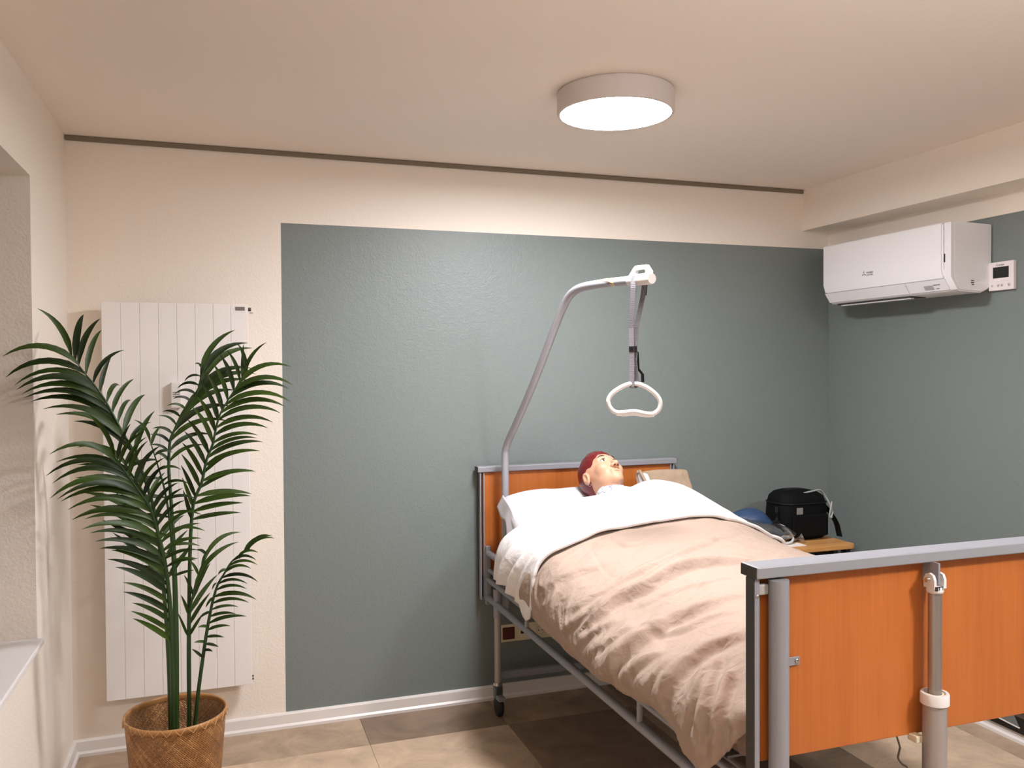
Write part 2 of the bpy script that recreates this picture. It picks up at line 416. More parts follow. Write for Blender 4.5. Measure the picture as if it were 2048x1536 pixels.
FRONDS = [
 ([(0.121,-0.720,1.610),(0.157,-0.710,1.552),(0.184,-0.705,1.514),(0.214,-0.699,1.464),(0.245,-0.693,1.398),(0.267,-0.688,1.350),(0.300,-0.682,1.281),(0.333,-0.675,1.186),(0.365,-0.665,1.046),(0.386,-0.649,0.799),(0.397,-0.633,0.550),(0.400,-0.620,0.316)],
  [(-0.01,0.121,-0.720,1.610,0.037,-0.788,1.755),(-0.03,0.141,-0.715,1.579,-0.061,-0.786,1.604),(-0.06,0.161,-0.709,1.548,-0.061,-0.754,1.538),(-0.09,0.182,-0.705,1.518,-0.036,-0.756,1.513),(-0.12,0.201,-0.702,1.486,-0.026,-0.782,1.499),(-0.15,0.220,-0.698,1.452,-0.014,-0.767,1.486),(-0.18,0.236,-0.695,1.417,-0.009,-0.761,1.473),(-0.21,0.252,-0.691,1.382,0.000,-0.709,1.460),(-0.24,0.268,-0.688,1.347,0.039,-0.736,1.436),(-0.27,0.286,-0.685,1.312,0.081,-0.768,1.419),(-0.30,0.302,-0.682,1.276,0.126,-0.721,1.394),(0.01,0.131,-0.717,1.594,0.141,-0.592,1.750),(0.03,0.141,-0.715,1.579,0.197,-0.627,1.735),(0.06,0.161,-0.709,1.548,0.197,-0.603,1.697),(0.09,0.182,-0.705,1.518,0.269,-0.634,1.628),(0.12,0.201,-0.702,1.486,0.229,-0.638,1.603),(0.15,0.220,-0.698,1.452,0.248,-0.560,1.504),(0.18,0.236,-0.695,1.417,0.297,-0.614,1.529),(0.21,0.252,-0.691,1.382,0.283,-0.572,1.455),(0.24,0.268,-0.688,1.347,0.327,-0.554,1.473),(0.27,0.286,-0.685,1.312,0.349,-0.600,1.377),(0.30,0.302,-0.682,1.276,0.360,-0.590,1.416)]),
 ([(0.261,-0.860,1.285),(0.277,-0.845,1.254),(0.301,-0.830,1.211),(0.329,-0.815,1.161),(0.355,-0.802,1.115),(0.370,-0.789,1.058),(0.381,-0.778,1.006),(0.392,-0.765,0.944),(0.401,-0.751,0.874),(0.407,-0.735,0.785),(0.411,-0.707,0.624),(0.412,-0.683,0.478),(0.410,-0.660,0.331)],
  [(-0.01,0.261,-0.860,1.285,0.190,-0.941,1.428),(-0.05,0.275,-0.847,1.258,0.098,-0.983,1.311),(-0.10,0.289,-0.837,1.232,0.072,-0.893,1.237),(-0.14,0.304,-0.828,1.206,0.091,-0.903,1.215),(-0.19,0.319,-0.820,1.179,0.086,-0.918,1.171),(-0.24,0.334,-0.812,1.152,0.112,-0.950,1.172),(-0.29,0.349,-0.805,1.126,0.112,-0.907,1.158),(-0.33,0.360,-0.798,1.097,0.132,-0.909,1.132),(-0.38,0.368,-0.791,1.066,0.136,-0.857,1.093),(-0.43,0.375,-0.784,1.034,0.173,-0.859,1.094),(-0.48,0.382,-0.777,1.003,0.171,-0.915,1.071),(-0.52,0.387,-0.770,0.971,0.185,-0.850,1.047),(-0.57,0.393,-0.764,0.938,0.201,-0.863,1.022),(-0.62,0.397,-0.758,0.906,0.211,-0.842,0.995),(-0.67,0.401,-0.751,0.873,0.242,-0.824,0.984),(-0.71,0.403,-0.745,0.840,0.228,-0.796,0.950),(-0.76,0.406,-0.739,0.807,0.253,-0.826,0.929),(-0.81,0.407,-0.733,0.774,0.273,-0.810,0.874),(-0.86,0.408,-0.727,0.740,0.273,-0.801,0.841),(-0.90,0.409,-0.721,0.707,0.301,-0.823,0.808),(-0.95,0.410,-0.716,0.673,0.293,-0.774,0.769),(-1.00,0.411,-0.710,0.639,0.300,-0.788,0.748),(0.02,0.267,-0.854,1.273,0.310,-0.888,1.390),(0.04,0.273,-0.849,1.262,0.349,-0.888,1.363),(0.08,0.286,-0.840,1.238,0.351,-0.829,1.343),(0.13,0.299,-0.831,1.215,0.359,-0.877,1.334),(0.17,0.312,-0.824,1.192,0.393,-0.857,1.315),(0.21,0.325,-0.817,1.168,0.407,-0.847,1.276),(0.25,0.338,-0.810,1.145,0.407,-0.850,1.252),(0.29,0.352,-0.804,1.122,0.424,-0.832,1.217),(0.34,0.361,-0.797,1.095,0.446,-0.838,1.192),(0.38,0.368,-0.791,1.068,0.459,-0.824,1.172),(0.42,0.374,-0.785,1.041,0.465,-0.826,1.132),(0.46,0.380,-0.779,1.013,0.486,-0.792,1.093),(0.50,0.385,-0.773,0.985,0.508,-0.758,1.041),(0.54,0.390,-0.768,0.957,0.512,-0.779,0.994),(0.59,0.394,-0.762,0.928,0.500,-0.789,0.958),(0.63,0.398,-0.756,0.899,0.495,-0.782,0.923)]),
 ([(0.512,-0.500,1.570),(0.508,-0.508,1.513),(0.494,-0.513,1.468),(0.463,-0.519,1.420),(0.441,-0.522,1.390),(0.421,-0.526,1.345),(0.407,-0.530,1.310),(0.402,-0.534,1.264),(0.401,-0.539,1.195),(0.407,-0.547,1.095),(0.416,-0.559,0.918),(0.422,-0.577,0.654),(0.420,-0.600,0.306)],
  [(-0.01,0.512,-0.500,1.570,0.492,-0.520,1.580),(-0.03,0.510,-0.505,1.536,0.456,-0.522,1.517),(-0.05,0.505,-0.509,1.502,0.431,-0.501,1.492),(-0.08,0.495,-0.513,1.470,0.423,-0.535,1.473),(-0.11,0.478,-0.516,1.442,0.418,-0.543,1.456),(-0.14,0.460,-0.519,1.415,0.397,-0.552,1.431),(-0.17,0.441,-0.522,1.389,0.381,-0.515,1.410),(-0.19,0.427,-0.525,1.359,0.371,-0.566,1.397),(-0.22,0.414,-0.528,1.329,0.349,-0.547,1.352),(-0.25,0.406,-0.531,1.297,0.340,-0.560,1.331),(-0.27,0.402,-0.533,1.265,0.337,-0.547,1.294),(-0.30,0.402,-0.536,1.231,0.356,-0.543,1.267),(0.01,0.511,-0.503,1.550,0.632,-0.491,1.706),(0.03,0.510,-0.505,1.532,0.678,-0.454,1.659),(0.06,0.503,-0.510,1.496,0.695,-0.439,1.641),(0.09,0.490,-0.514,1.462,0.693,-0.472,1.563),(0.12,0.471,-0.517,1.431,0.707,-0.466,1.542),(0.15,0.450,-0.521,1.402,0.676,-0.475,1.520),(0.18,0.432,-0.524,1.371,0.631,-0.473,1.483),(0.21,0.418,-0.527,1.338,0.618,-0.471,1.422),(0.24,0.406,-0.530,1.304,0.603,-0.509,1.370),(0.27,0.402,-0.533,1.268,0.547,-0.458,1.317),(0.30,0.402,-0.536,1.231,0.523,-0.523,1.286)]),
 ([(0.672,-0.520,1.548),(0.647,-0.523,1.515),(0.618,-0.525,1.470),(0.592,-0.527,1.427),(0.572,-0.529,1.385),(0.558,-0.531,1.329),(0.549,-0.532,1.286),(0.528,-0.534,1.232),(0.510,-0.537,1.150),(0.485,-0.539,1.090),(0.475,-0.541,1.018),(0.468,-0.544,0.893),(0.462,-0.551,0.642),(0.458,-0.560,0.293)],
  [(-0.01,0.672,-0.520,1.548,0.632,-0.599,1.656),(-0.07,0.647,-0.523,1.516,0.599,-0.572,1.630),(-0.14,0.625,-0.524,1.481,0.575,-0.576,1.616),(-0.21,0.603,-0.526,1.446,0.551,-0.571,1.585),(-0.29,0.584,-0.528,1.410,0.530,-0.554,1.549),(-0.36,0.569,-0.529,1.372,0.514,-0.595,1.509),(-0.43,0.559,-0.531,1.332,0.497,-0.617,1.467),(-0.50,0.550,-0.532,1.292,0.480,-0.611,1.432),(-0.57,0.536,-0.533,1.254,0.465,-0.571,1.384),(-0.64,0.524,-0.535,1.215,0.455,-0.588,1.343),(-0.71,0.515,-0.536,1.175,0.449,-0.610,1.304),(-0.79,0.504,-0.537,1.136,0.445,-0.597,1.263),(-0.86,0.489,-0.538,1.099,0.443,-0.579,1.222),(-0.93,0.481,-0.540,1.060,0.446,-0.582,1.178),(-1.00,0.475,-0.541,1.019,0.450,-0.599,1.136),(0.03,0.660,-0.521,1.533,0.741,-0.541,1.659),(0.05,0.654,-0.522,1.525,0.660,-0.538,1.653),(0.10,0.638,-0.523,1.502,0.830,-0.545,1.568),(0.15,0.623,-0.525,1.477,0.833,-0.544,1.501),(0.20,0.608,-0.526,1.453,0.824,-0.518,1.485),(0.25,0.593,-0.527,1.428,0.823,-0.574,1.439),(0.30,0.580,-0.528,1.402,0.806,-0.554,1.420),(0.35,0.570,-0.529,1.376,0.787,-0.562,1.398),(0.40,0.563,-0.530,1.348,0.761,-0.546,1.363),(0.45,0.556,-0.531,1.320,0.741,-0.579,1.345),(0.50,0.550,-0.532,1.292,0.708,-0.538,1.316),(0.55,0.541,-0.533,1.265,0.702,-0.555,1.308),(0.60,0.530,-0.534,1.239,0.725,-0.530,1.291),(0.65,0.523,-0.535,1.211,0.714,-0.582,1.262),(0.70,0.517,-0.536,1.183,0.643,-0.576,1.268),(0.75,0.511,-0.536,1.155,0.698,-0.532,1.183),(0.80,0.501,-0.537,1.129,0.625,-0.537,1.183),(0.85,0.491,-0.538,1.103,0.684,-0.530,1.100),(0.90,0.483,-0.539,1.076,0.678,-0.574,1.099),(0.95,0.479,-0.540,1.048,0.652,-0.568,1.074),(1.00,0.475,-0.541,1.019,0.645,-0.535,1.034)]),
 ([(0.670,-0.600,0.911),(0.638,-0.598,0.891),(0.609,-0.596,0.868),(0.583,-0.595,0.826),(0.561,-0.593,0.788),(0.545,-0.591,0.735),(0.534,-0.590,0.685),(0.523,-0.588,0.625),(0.509,-0.586,0.534),(0.490,-0.582,0.397),(0.481,-0.580,0.307)],
  [(-0.01,0.670,-0.600,0.911,0.749,-0.660,0.962),(-0.12,0.626,-0.597,0.881,0.638,-0.618,0.881),(-0.25,0.593,-0.595,0.842,0.563,-0.609,0.828),(-0.38,0.566,-0.593,0.796,0.543,-0.646,0.785),(-0.50,0.548,-0.592,0.746,0.521,-0.593,0.711),(-0.62,0.536,-0.590,0.693,0.504,-0.599,0.678),(-0.75,0.526,-0.589,0.639,0.494,-0.617,0.649),(-0.88,0.517,-0.587,0.585,0.480,-0.611,0.595),(-1.00,0.508,-0.586,0.531,0.472,-0.585,0.565),(0.02,0.662,-0.599,0.906,0.759,-0.601,0.943),(0.06,0.650,-0.599,0.898,0.747,-0.600,0.954),(0.11,0.631,-0.598,0.885,0.700,-0.623,0.900),(0.17,0.613,-0.597,0.871,0.692,-0.644,0.878),(0.22,0.599,-0.596,0.852,0.697,-0.636,0.858),(0.28,0.587,-0.595,0.832,0.674,-0.647,0.850),(0.33,0.575,-0.594,0.812,0.698,-0.635,0.797),(0.39,0.563,-0.593,0.791,0.662,-0.645,0.795),(0.44,0.555,-0.593,0.769,0.659,-0.634,0.775),(0.50,0.548,-0.592,0.746,0.693,-0.629,0.731),(0.56,0.542,-0.591,0.722,0.666,-0.645,0.728),(0.61,0.537,-0.590,0.699,0.631,-0.589,0.701),(0.67,0.532,-0.590,0.675,0.622,-0.602,0.680),(0.72,0.528,-0.589,0.651,0.658,-0.625,0.674),(0.78,0.524,-0.588,0.627,0.603,-0.635,0.648),(0.83,0.520,-0.588,0.603,0.581,-0.603,0.600),(0.89,0.516,-0.587,0.579,0.562,-0.601,0.567),(0.94,0.512,-0.586,0.555,0.542,-0.642,0.566),(1.00,0.508,-0.586,0.531,0.511,-0.614,0.547)]),
 ([(0.523,-0.560,0.892),(0.495,-0.562,0.822),(0.477,-0.563,0.752),(0.465,-0.564,0.682),(0.460,-0.566,0.602),(0.459,-0.568,0.450),(0.460,-0.570,0.297)],
  [(-0.01,0.523,-0.560,0.892,0.489,-0.553,0.911),(-0.25,0.495,-0.562,0.823,0.465,-0.555,0.877),(-0.50,0.477,-0.563,0.751,0.448,-0.568,0.828),(-0.75,0.464,-0.565,0.677,0.437,-0.570,0.758),(-1.00,0.460,-0.566,0.602,0.425,-0.565,0.695),(0.03,0.519,-0.560,0.884,0.644,-0.519,0.958),(0.14,0.507,-0.561,0.853,0.578,-0.538,0.944),(0.29,0.492,-0.562,0.813,0.635,-0.527,0.925),(0.43,0.482,-0.563,0.772,0.557,-0.563,0.899),(0.57,0.473,-0.564,0.730,0.537,-0.540,0.858),(0.71,0.466,-0.564,0.688,0.561,-0.516,0.808),(0.86,0.463,-0.565,0.645,0.536,-0.554,0.754),(1.00,0.460,-0.566,0.602,0.513,-0.557,0.684)]),
 ([(0.268,-0.560,1.219),(0.300,-0.565,1.165),(0.332,-0.568,1.103),(0.358,-0.573,1.013),(0.387,-0.578,0.889),(0.405,-0.585,0.711),(0.416,-0.593,0.517),(0.417,-0.600,0.306)],
  [(-0.01,0.268,-0.560,1.219,0.112,-0.572,1.296),(-0.14,0.298,-0.564,1.168,0.043,-0.548,1.246),(-0.29,0.325,-0.568,1.115,0.109,-0.541,1.234),(-0.43,0.345,-0.571,1.058,0.098,-0.527,1.188),(-0.57,0.361,-0.573,1.000,0.127,-0.575,1.141),(-0.71,0.375,-0.576,0.941,0.144,-0.535,1.091),(-0.86,0.387,-0.579,0.882,0.182,-0.530,1.035),(-1.00,0.393,-0.581,0.821,0.219,-0.573,0.996),(0.03,0.275,-0.561,1.207,0.300,-0.549,1.313),(0.17,0.303,-0.565,1.159,0.337,-0.510,1.264),(0.33,0.333,-0.569,1.097,0.386,-0.507,1.190),(0.50,0.354,-0.572,1.029,0.421,-0.560,1.123),(0.67,0.370,-0.575,0.961,0.449,-0.517,1.034),(0.83,0.386,-0.578,0.892,0.462,-0.533,0.982),(1.00,0.393,-0.581,0.821,0.482,-0.538,0.936)]),
 ([(0.352,-0.700,1.320),(0.372,-0.690,1.245),(0.393,-0.681,1.158),(0.407,-0.672,1.062),(0.415,-0.664,0.956),(0.419,-0.654,0.833),(0.420,-0.637,0.584),(0.418,-0.620,0.314)],
  [(-0.01,0.352,-0.700,1.320,0.308,-0.750,1.395),(-0.14,0.370,-0.691,1.255,0.250,-0.739,1.185),(-0.29,0.385,-0.684,1.189,0.243,-0.732,1.139),(-0.43,0.398,-0.678,1.122,0.247,-0.724,1.093),(-0.57,0.407,-0.672,1.054,0.252,-0.661,1.036),(-0.71,0.413,-0.666,0.986,0.267,-0.666,0.981),(-0.86,0.416,-0.661,0.917,0.286,-0.678,0.938),(-1.00,0.419,-0.656,0.847,0.306,-0.658,0.895),(0.03,0.356,-0.698,1.306,0.386,-0.685,1.369),(0.11,0.366,-0.693,1.270,0.421,-0.681,1.277),(0.22,0.379,-0.687,1.219,0.448,-0.684,1.216),(0.33,0.391,-0.682,1.167,0.473,-0.702,1.169),(0.44,0.399,-0.677,1.115,0.494,-0.678,1.113),(0.56,0.407,-0.672,1.062,0.514,-0.692,1.058),(0.67,0.411,-0.668,1.009,0.523,-0.683,1.001),(0.78,0.415,-0.664,0.955,0.505,-0.653,0.944),(0.89,0.417,-0.660,0.901,0.498,-0.670,0.903),(1.00,0.419,-0.656,0.847,0.485,-0.660,0.863)]),
]
# ------------------------------------------------------------------ radiator on the back wall
rad = thing('panel_radiator', 'tall white panel radiator with vertical grooves on the wall behind the palm', 'radiator', (0.41, -0.05, 0.235))
RX0, RX1, RZ0, RZ1 = 0.133, 0.691, 0.234, 1.832
M_RAD = mat('radiator enamel', (0.93, 0.915, 0.90), 0.32)
sw = (RX1 - RX0) / 8
for k in range(8):
    bm = B(RX0 + k * sw + 0.0004, RX0 + (k + 1) * sw - 0.0004, -0.081, -0.069, RZ0, RZ1, bevel=0.0016, seg=2)
    link('slat', bm, M_RAD, rad)
link('back_panel', B(RX0 + 0.004, RX1 - 0.004, -0.078, -0.045, RZ0 + 0.004, RZ1 - 0.004), M_RAD, rad)
for x, z in ((RX0 + .1, 1.6), (RX1 - .1, 1.6), (RX0 + .1, .42), (RX1 - .1, .42)):
    link('bracket', B(x - .02, x + .02, -0.046, -0.0005, z - .04, z + .04, bevel=.003), M_GREY, rad)
o = link('badge', B(0.641, 0.678, -0.0835, -0.0805, 1.806, 1.821, bevel=0.0006), mat('grey badge', (0.52, 0.49, 0.47), 0.35, 0.6), rad)
link('vent_valve', T([(RX1, -0.06, 1.812), (RX1 + 0.012, -0.06, 1.812)], 0.008, 10), mat('valve nickel', (0.35, 0.33, 0.32), 0.3, 0.9), rad)
link('vent_lever', B(RX1 + 0.006, RX1 + 0.02, -0.064, -0.058, 1.796, 1.799), MATS['valve nickel'], rad)
for z in (0.262, 0.25):
    link('end_screw', T([(RX1, -0.06, z), (RX1 + 0.007, -0.06, z)], 0.0045, 8), MATS['valve nickel'], rad)
mt = tag(link('heat_meter', B(0.388, 0.428, -0.108, -0.0815, 1.405, 1.51, bevel=0.004, seg=3), M_WPL), 'small white heat meter clipped to the front of the radiator, half behind a frond', 'meter')
bm = bmesh.new()
for k in range(3): box(bm, 0.3955, 0.4215, -0.1092, -0.1078, 1.452 + k * 0.008, 1.4545 + k * 0.008)
link('vent_slots', bm, M_DGREY, mt)

# ------------------------------------------------------------------ sockets
def socket_strip(x0, x1, z0, z1):
    t = thing('socket_strip', 'white strip of four wall sockets under the head of the bed', 'socket', (x0, 0, z0))
    link('frame', B(x0, x1, -0.011, -0.0005, z0, z1, bevel=0.003), M_CREAM, t)
    n = 4; p = (x1 - x0) / n
    for k in range(n):
        a = x0 + k * p + 0.010; b = x0 + (k + 1) * p - 0.010; c = (a + b) / 2; zc = (z0 + z1) / 2
        if k == 0:
            link('switch_insert', B(a, b, -0.0145, -0.0105, z0 + .012, z1 - .012, bevel=.002), mat('dark red insert', (0.34, 0.09, 0.08), .4), t)
        elif k == 1:
            link('data_plate', B(a, b, -0.0135, -0.0105, z0 + .012, z1 - .012, bevel=.002), M_CREAM, t)
            for dx in (-.012, .012):
                link('data_port', B(c + dx - .008, c + dx + .008, -0.0145, -0.013, zc - .008, zc + .006), M_BLACK, t)
        else:
            pl = link('socket_plate', B(a, b, -0.0135, -0.0105, z0 + .012, z1 - .012, bevel=.002), M_CREAM, t)
            bm = bmesh.new()
            lathe(bm, [(0.0, -0.001), (0.0185, -0.001), (0.0195, 0.0012), (0.021, 0.0015), (0.021, -.0005)], (0, 0, 0), 24)
            bmesh.ops.transform(bm, matrix=Matrix.Translation((c, -0.0135, zc)) @ Matrix.Rotation(PI / 2, 4, 'X'), verts=bm.verts)
            w = link('socket_well', bm, mat('socket well', (.74, .70, .62), .4), pl, auto=40)
            bm = bmesh.new()
            for dx in (-.0095, .0095): tube(bm, [(c + dx, -0.0118, zc), (c + dx, -0.0142, zc)], .003, 8)
            link('pin_holes', bm, M_BLACK, pl)
socket_strip(1.815, 2.135, 0.264, 0.346)

# ------------------------------------------------------------------ hospital bed
BX0, BX1, HY, FY = 1.690, 2.730, -0.067, -2.2164
bed = thing('hospital_bed', 'grey steel hospital bed with beech end panels against the back wall', 'bed', (2.21, -1.14, 0))
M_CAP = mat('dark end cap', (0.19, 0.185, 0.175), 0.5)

def end_board(head):
    nm = 'headboard' if head else 'footboard'
    y0, y1 = (HY, -0.018) if head else (FY, -2.155)
    if head:
        b = link(nm, B(BX0 + .028, BX1 - .028, -0.052, -0.030, 0.60, 1.083, bevel=.002), M_BEECH, bed)
        link('top_rail', B(BX0 + .002, BX1 - .002, y0, y1, 1.080, 1.106, bevel=.003), M_GREY, b)
        for x, s in ((BX0, 1), (BX1, -1)):
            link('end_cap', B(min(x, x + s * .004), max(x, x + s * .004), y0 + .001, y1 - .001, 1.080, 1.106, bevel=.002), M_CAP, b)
            xa, xb = (x + .014, x + .036) if s > 0 else (x - .036, x - .014)
            bm = bmesh.new()
            box(bm, xa, xa + .006, -0.060, -0.026, 0.49, 1.081); box(bm, xb - .006, xb, -0.060, -0.026, 0.49, 1.081); box(bm, xa, xb, -0.036, -0.026, 0.49, 1.081)
            p = link('side_post', bm, M_GREY, b)
            link('slot', B(xa + .006, xb - .006, -0.044, -0.036, .50, 1.075), M_BLACK, p)
    else:
        b = link(nm, B(BX0 + .012, BX1 - .012, -2.186, -2.166, 0.668, 1.092, bevel=.002), M_BEECH, bed)
        link('top_rail', B(BX0 + .002, BX1 - .002, y0, y1, 1.089, 1.1155, bevel=.003), M_GREY, b)
        for x, s in ((BX0, 1), (BX1, -1)):
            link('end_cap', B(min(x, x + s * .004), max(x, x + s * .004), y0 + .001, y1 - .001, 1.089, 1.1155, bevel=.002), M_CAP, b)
            p = link('side_post', B(min(x + s * .003, x + s * .016), max(x + s * .003, x + s * .016), -2.206, -2.176, .42, 1.089, bevel=.001), M_GREY, b)
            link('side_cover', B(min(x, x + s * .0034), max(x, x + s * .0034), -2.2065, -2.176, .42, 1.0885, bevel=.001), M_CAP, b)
            bm = bmesh.new(); lathe(bm, [(0, .004), (.003, .0035), (.0048, .0015), (.005, 0), (0, 0)], (0, 0, 0), 14)
            bmesh.ops.transform(bm, matrix=Matrix.Translation((x + s * .010, -2.206, 1.050)) @ Matrix.Rotation(PI / 2, 4, 'X'), verts=bm.verts)
            link('screw', bm, M_STEEL, p)
    return b
hb = end_board(True); fb = end_board(False)
# foot end: round posts, fixing tabs, central column
for x, s in ((1.7515, 1), (2.6685, -1)):
    p = link('foot_post', T([(x, -2.2125, .13), (x, -2.2125, 1.084)], 0.0225, 24), M_GREY, bed, auto=40)
    bm = bmesh.new(); box(bm, min(x, x + s * .072), max(x, x + s * .072), -2.192, -2.188, .878, .897, bevel=.001)
    tb = link('fixing_tab', bm, M_GREY, p)
    bm = bmesh.new(); lathe(bm, [(0, .003), (.004, .0028), (.0062, .001), (.0062, 0), (0, 0)], (0, 0, 0), 14)
    bmesh.ops.transform(bm, matrix=Matrix.Translation((x + s * .064, -2.192, .8875)) @ Matrix.Rotation(PI / 2, 4, 'X'), verts=bm.verts)
    link('tab_screw', bm, M_STEEL, p)
    link('corner_bracket', B(min(x - s * .047, x - s * .02), max(x - s * .047, x - s * .02), -2.205, -2.186, 1.050, 1.074, bevel=.003), mat('light grey bracket', (.66, .65, .64), .4), p)
cx, cyy = 2.185, -2.222
colm = link('lift_column', T([(cx, cyy, .14), (cx, cyy, .765)], .0272, 28), M_SILV, bed, auto=40)
bm = bmesh.new(); lathe(bm, [(.0275, .752), (.0325, .753), (.0325, .776), (.031, .779), (.0245, .779), (.0245, .771), (.017, .771), (.017, .7755), (.0145, .7755)], (cx, cyy, 0), 28)
link('collar', bm, M_WPL, colm, auto=40)
bm = bmesh.new(); lathe(bm, [(.0165, .772), (.0205, .772), (.0205, .777), (.0165, .777)], (cx, cyy, 0), 20)
link('seal', bm, M_CREAM, colm)
link('inner_tube', T([(cx, cyy, .76), (cx, cyy, 1.022)], .0152, 24), M_ALU, colm, auto=40)
bm = bmesh.new()
lathe(bm, [(.0, 1.018), (.0185, 1.018), (.0195, 1.024), (.0185, 1.034), (0, 1.034)], (cx, cyy, 0), 20)
for s in (-1, 1):
    prism(bm, [(cyy - .016, 1.03), (cyy + .016, 1.03), (cyy + .016, 1.05), (cyy + .011, 1.062), (cyy, 1.066), (cyy - .011, 1.062), (cyy - .016, 1.05)], 'x', cx + s * .0185, cx + s * .0115)
link('fork', bm, M_WPL, colm)
bm = bmesh.new()
for a in range(5): box(bm, cx - .016 + a * .005, cx - .0135 + a * .005, cyy - .0185, cyy - .016, 1.026, 1.036)
link('fork_slots', bm, M_DGREY, colm)
link('fork_pin', T([(cx - .028, cyy, 1.05), (cx + .022, cyy, 1.05)], .0055, 12), M_STEEL, colm)
link('hanger_plate', B(cx - .0028, cx + .0028, cyy - .013, -2.176, 1.04, 1.09), M_GREY, colm)
link('bottom_bracket', B(cx - .042, cx - .02, -2.21, -2.18, .655, .672, bevel=.003), M_CREAM, colm)
# frame, side rails
def bar(name, a, b, r=.0125, parent=None, m=M_GREY):
    return link(name, T([a, b], r, 14), m, parent or bed, auto=50)
for x, s in ((1.735, 1), (2.685, -1)):
    u = bar('side_rail', (x, -.050, .586), (x, -2.165, .586), .0125)
    for y in (-.60, -1.575, -2.10) if s > 0 else (): bar('strut', (x, y, .506), (x, y, .586), .0085, u)
    if s > 0: bar('lower_rail', (x, -.062, .502), (x, -2.165, .505), .0145)
    bar('guard_bar', (x + s * .004, -.052, .707), (x + s * .004, -1.9, .707), .015)
    bar('guard_bar', (x + s * .004, -.058, .630), (x + s * .004, -.21, .630), .010)
    link('guide_plate', B(x - .011, x + .011, -.085, -.060, .47, .74, bevel=.002), M_GREY, bed)
    for y, lx in ((-.19, x + s * .008), (-2.2125, 1.7515 if s > 0 else 2.6685)):
        if y > -1:
            lg = link('leg', T([(lx, y, .15), (lx, y, .57)], .0155, 18), M_SILV, bed, auto=40)
            link('leg_sleeve', T([(lx, y, .44), (lx, y, .57)], .0185, 18), M_GREY, lg, auto=40)
        ct = link('caster', B(lx - .018, lx + .018, y - .022, y + .022, .075, .138, bevel=.008, seg=3), mat('grey caster housing', (.30, .31, .31), .35, .4), bed)
        link('caster_ring', T([(lx, y, .136), (lx, y, .150)], .021, 18), M_STEEL, ct, auto=40)
        bm = bmesh.new(); lathe(bm, [(0, -.014), (.034, -.014), (.044, -.010), (.046, 0), (.044, .010), (.034, .014), (0, .014)], (0, 0, 0), 28)
        bmesh.ops.transform(bm, matrix=Matrix.Translation((lx, y - .012, .0465)) @ Matrix.Rotation(PI / 2, 4, 'Y'), verts=bm.verts)
        link('wheel', bm, M_RUBBER, ct)
        link('brake_pedal', B(lx - .016, lx + .016, y - .062, y - .018, .080, .098, bevel=.003), mat('grey pedal', (.50, .49, .48), .5), ct)
for y in (-.115, -2.205):
    link('cross_bar', B(1.755, 2.665, y - .012, y + .012, .135, .165, bevel=.002), M_GREY, bed)
bm = bmesh.new()
for y in np.arange(-1.98, -.15, .14): box(bm, 1.75, 2.67, y - .03, y + .03, .594, .600)
o = link('mattress_slats', bm, M_GREY, bed); o['kind'] = 'stuff'
link('motor_box', B(1.80, 1.95, -2.10, -1.90, .40, .56, bevel=.012, seg=3), mat('beige motor housing', (.55, .52, .47), .5), bed)
pts = catmull([(2.36, -1.87, .60), (2.382, -1.9, .494), (2.385, -1.9, .472), (2.380, -1.9, .450), (2.395, -1.9, .430), (2.413, -1.9, .414), (2.40, -1.9, .37), (2.42, -1.9, .30), (2.41, -1.89, .15), (2.43, -1.86, .02), (2.46, -1.80, .004)], 6)
link('power_cable', T(pts, .0028, 6), mat('grey cable', (.50, .46, .42), .6), bed)

# ------------------------------------------------------------------ mattress
mat_t = thing('mattress', 'beige covered mattress on the bed, its head end raised', 'mattress', (2.21, -1.14, .6))
def mattress():
    ys = np.concatenate([np.linspace(-2.04, -.86, 28), np.linspace(-.82, -.185, 18)])
    prof = []
    x0, x1, r, h = 1.757, 2.664, .035, .118
    for cx_, cz_, a0, a1 in ((x0 + r, 0 + r, PI, 1.5 * PI), (x1 - r, r, 1.5 * PI, 2 * PI), (x1 - r, h - r, 0, .5 * PI), (x0 + r, h - r, .5 * PI, PI)):
        for a in np.linspace(a0, a1, 6): prof.append((cx_ + r * math.cos(a), cz_ + r * math.sin(a)))
    V = np.zeros((len(prof), len(ys), 3))
    for j, y in enumerate(ys):
        lift = max(0, (-.86 - y) * -1) * .12
        for i, (x, z) in enumerate(prof): V[i, j] = (x, y, .606 + lift + z)
    o = grid_mesh('cover', V, M_TAUPE if False else M_DUVET, mat_t, closed_u=True)
    for j in (0, -1):
        bm = bmesh.new(); bm.faces.new([bm.verts.new(V[i, j]) for i in range(len(prof))]); link('end_panel', bm, M_DUVET, mat_t)
mattress()

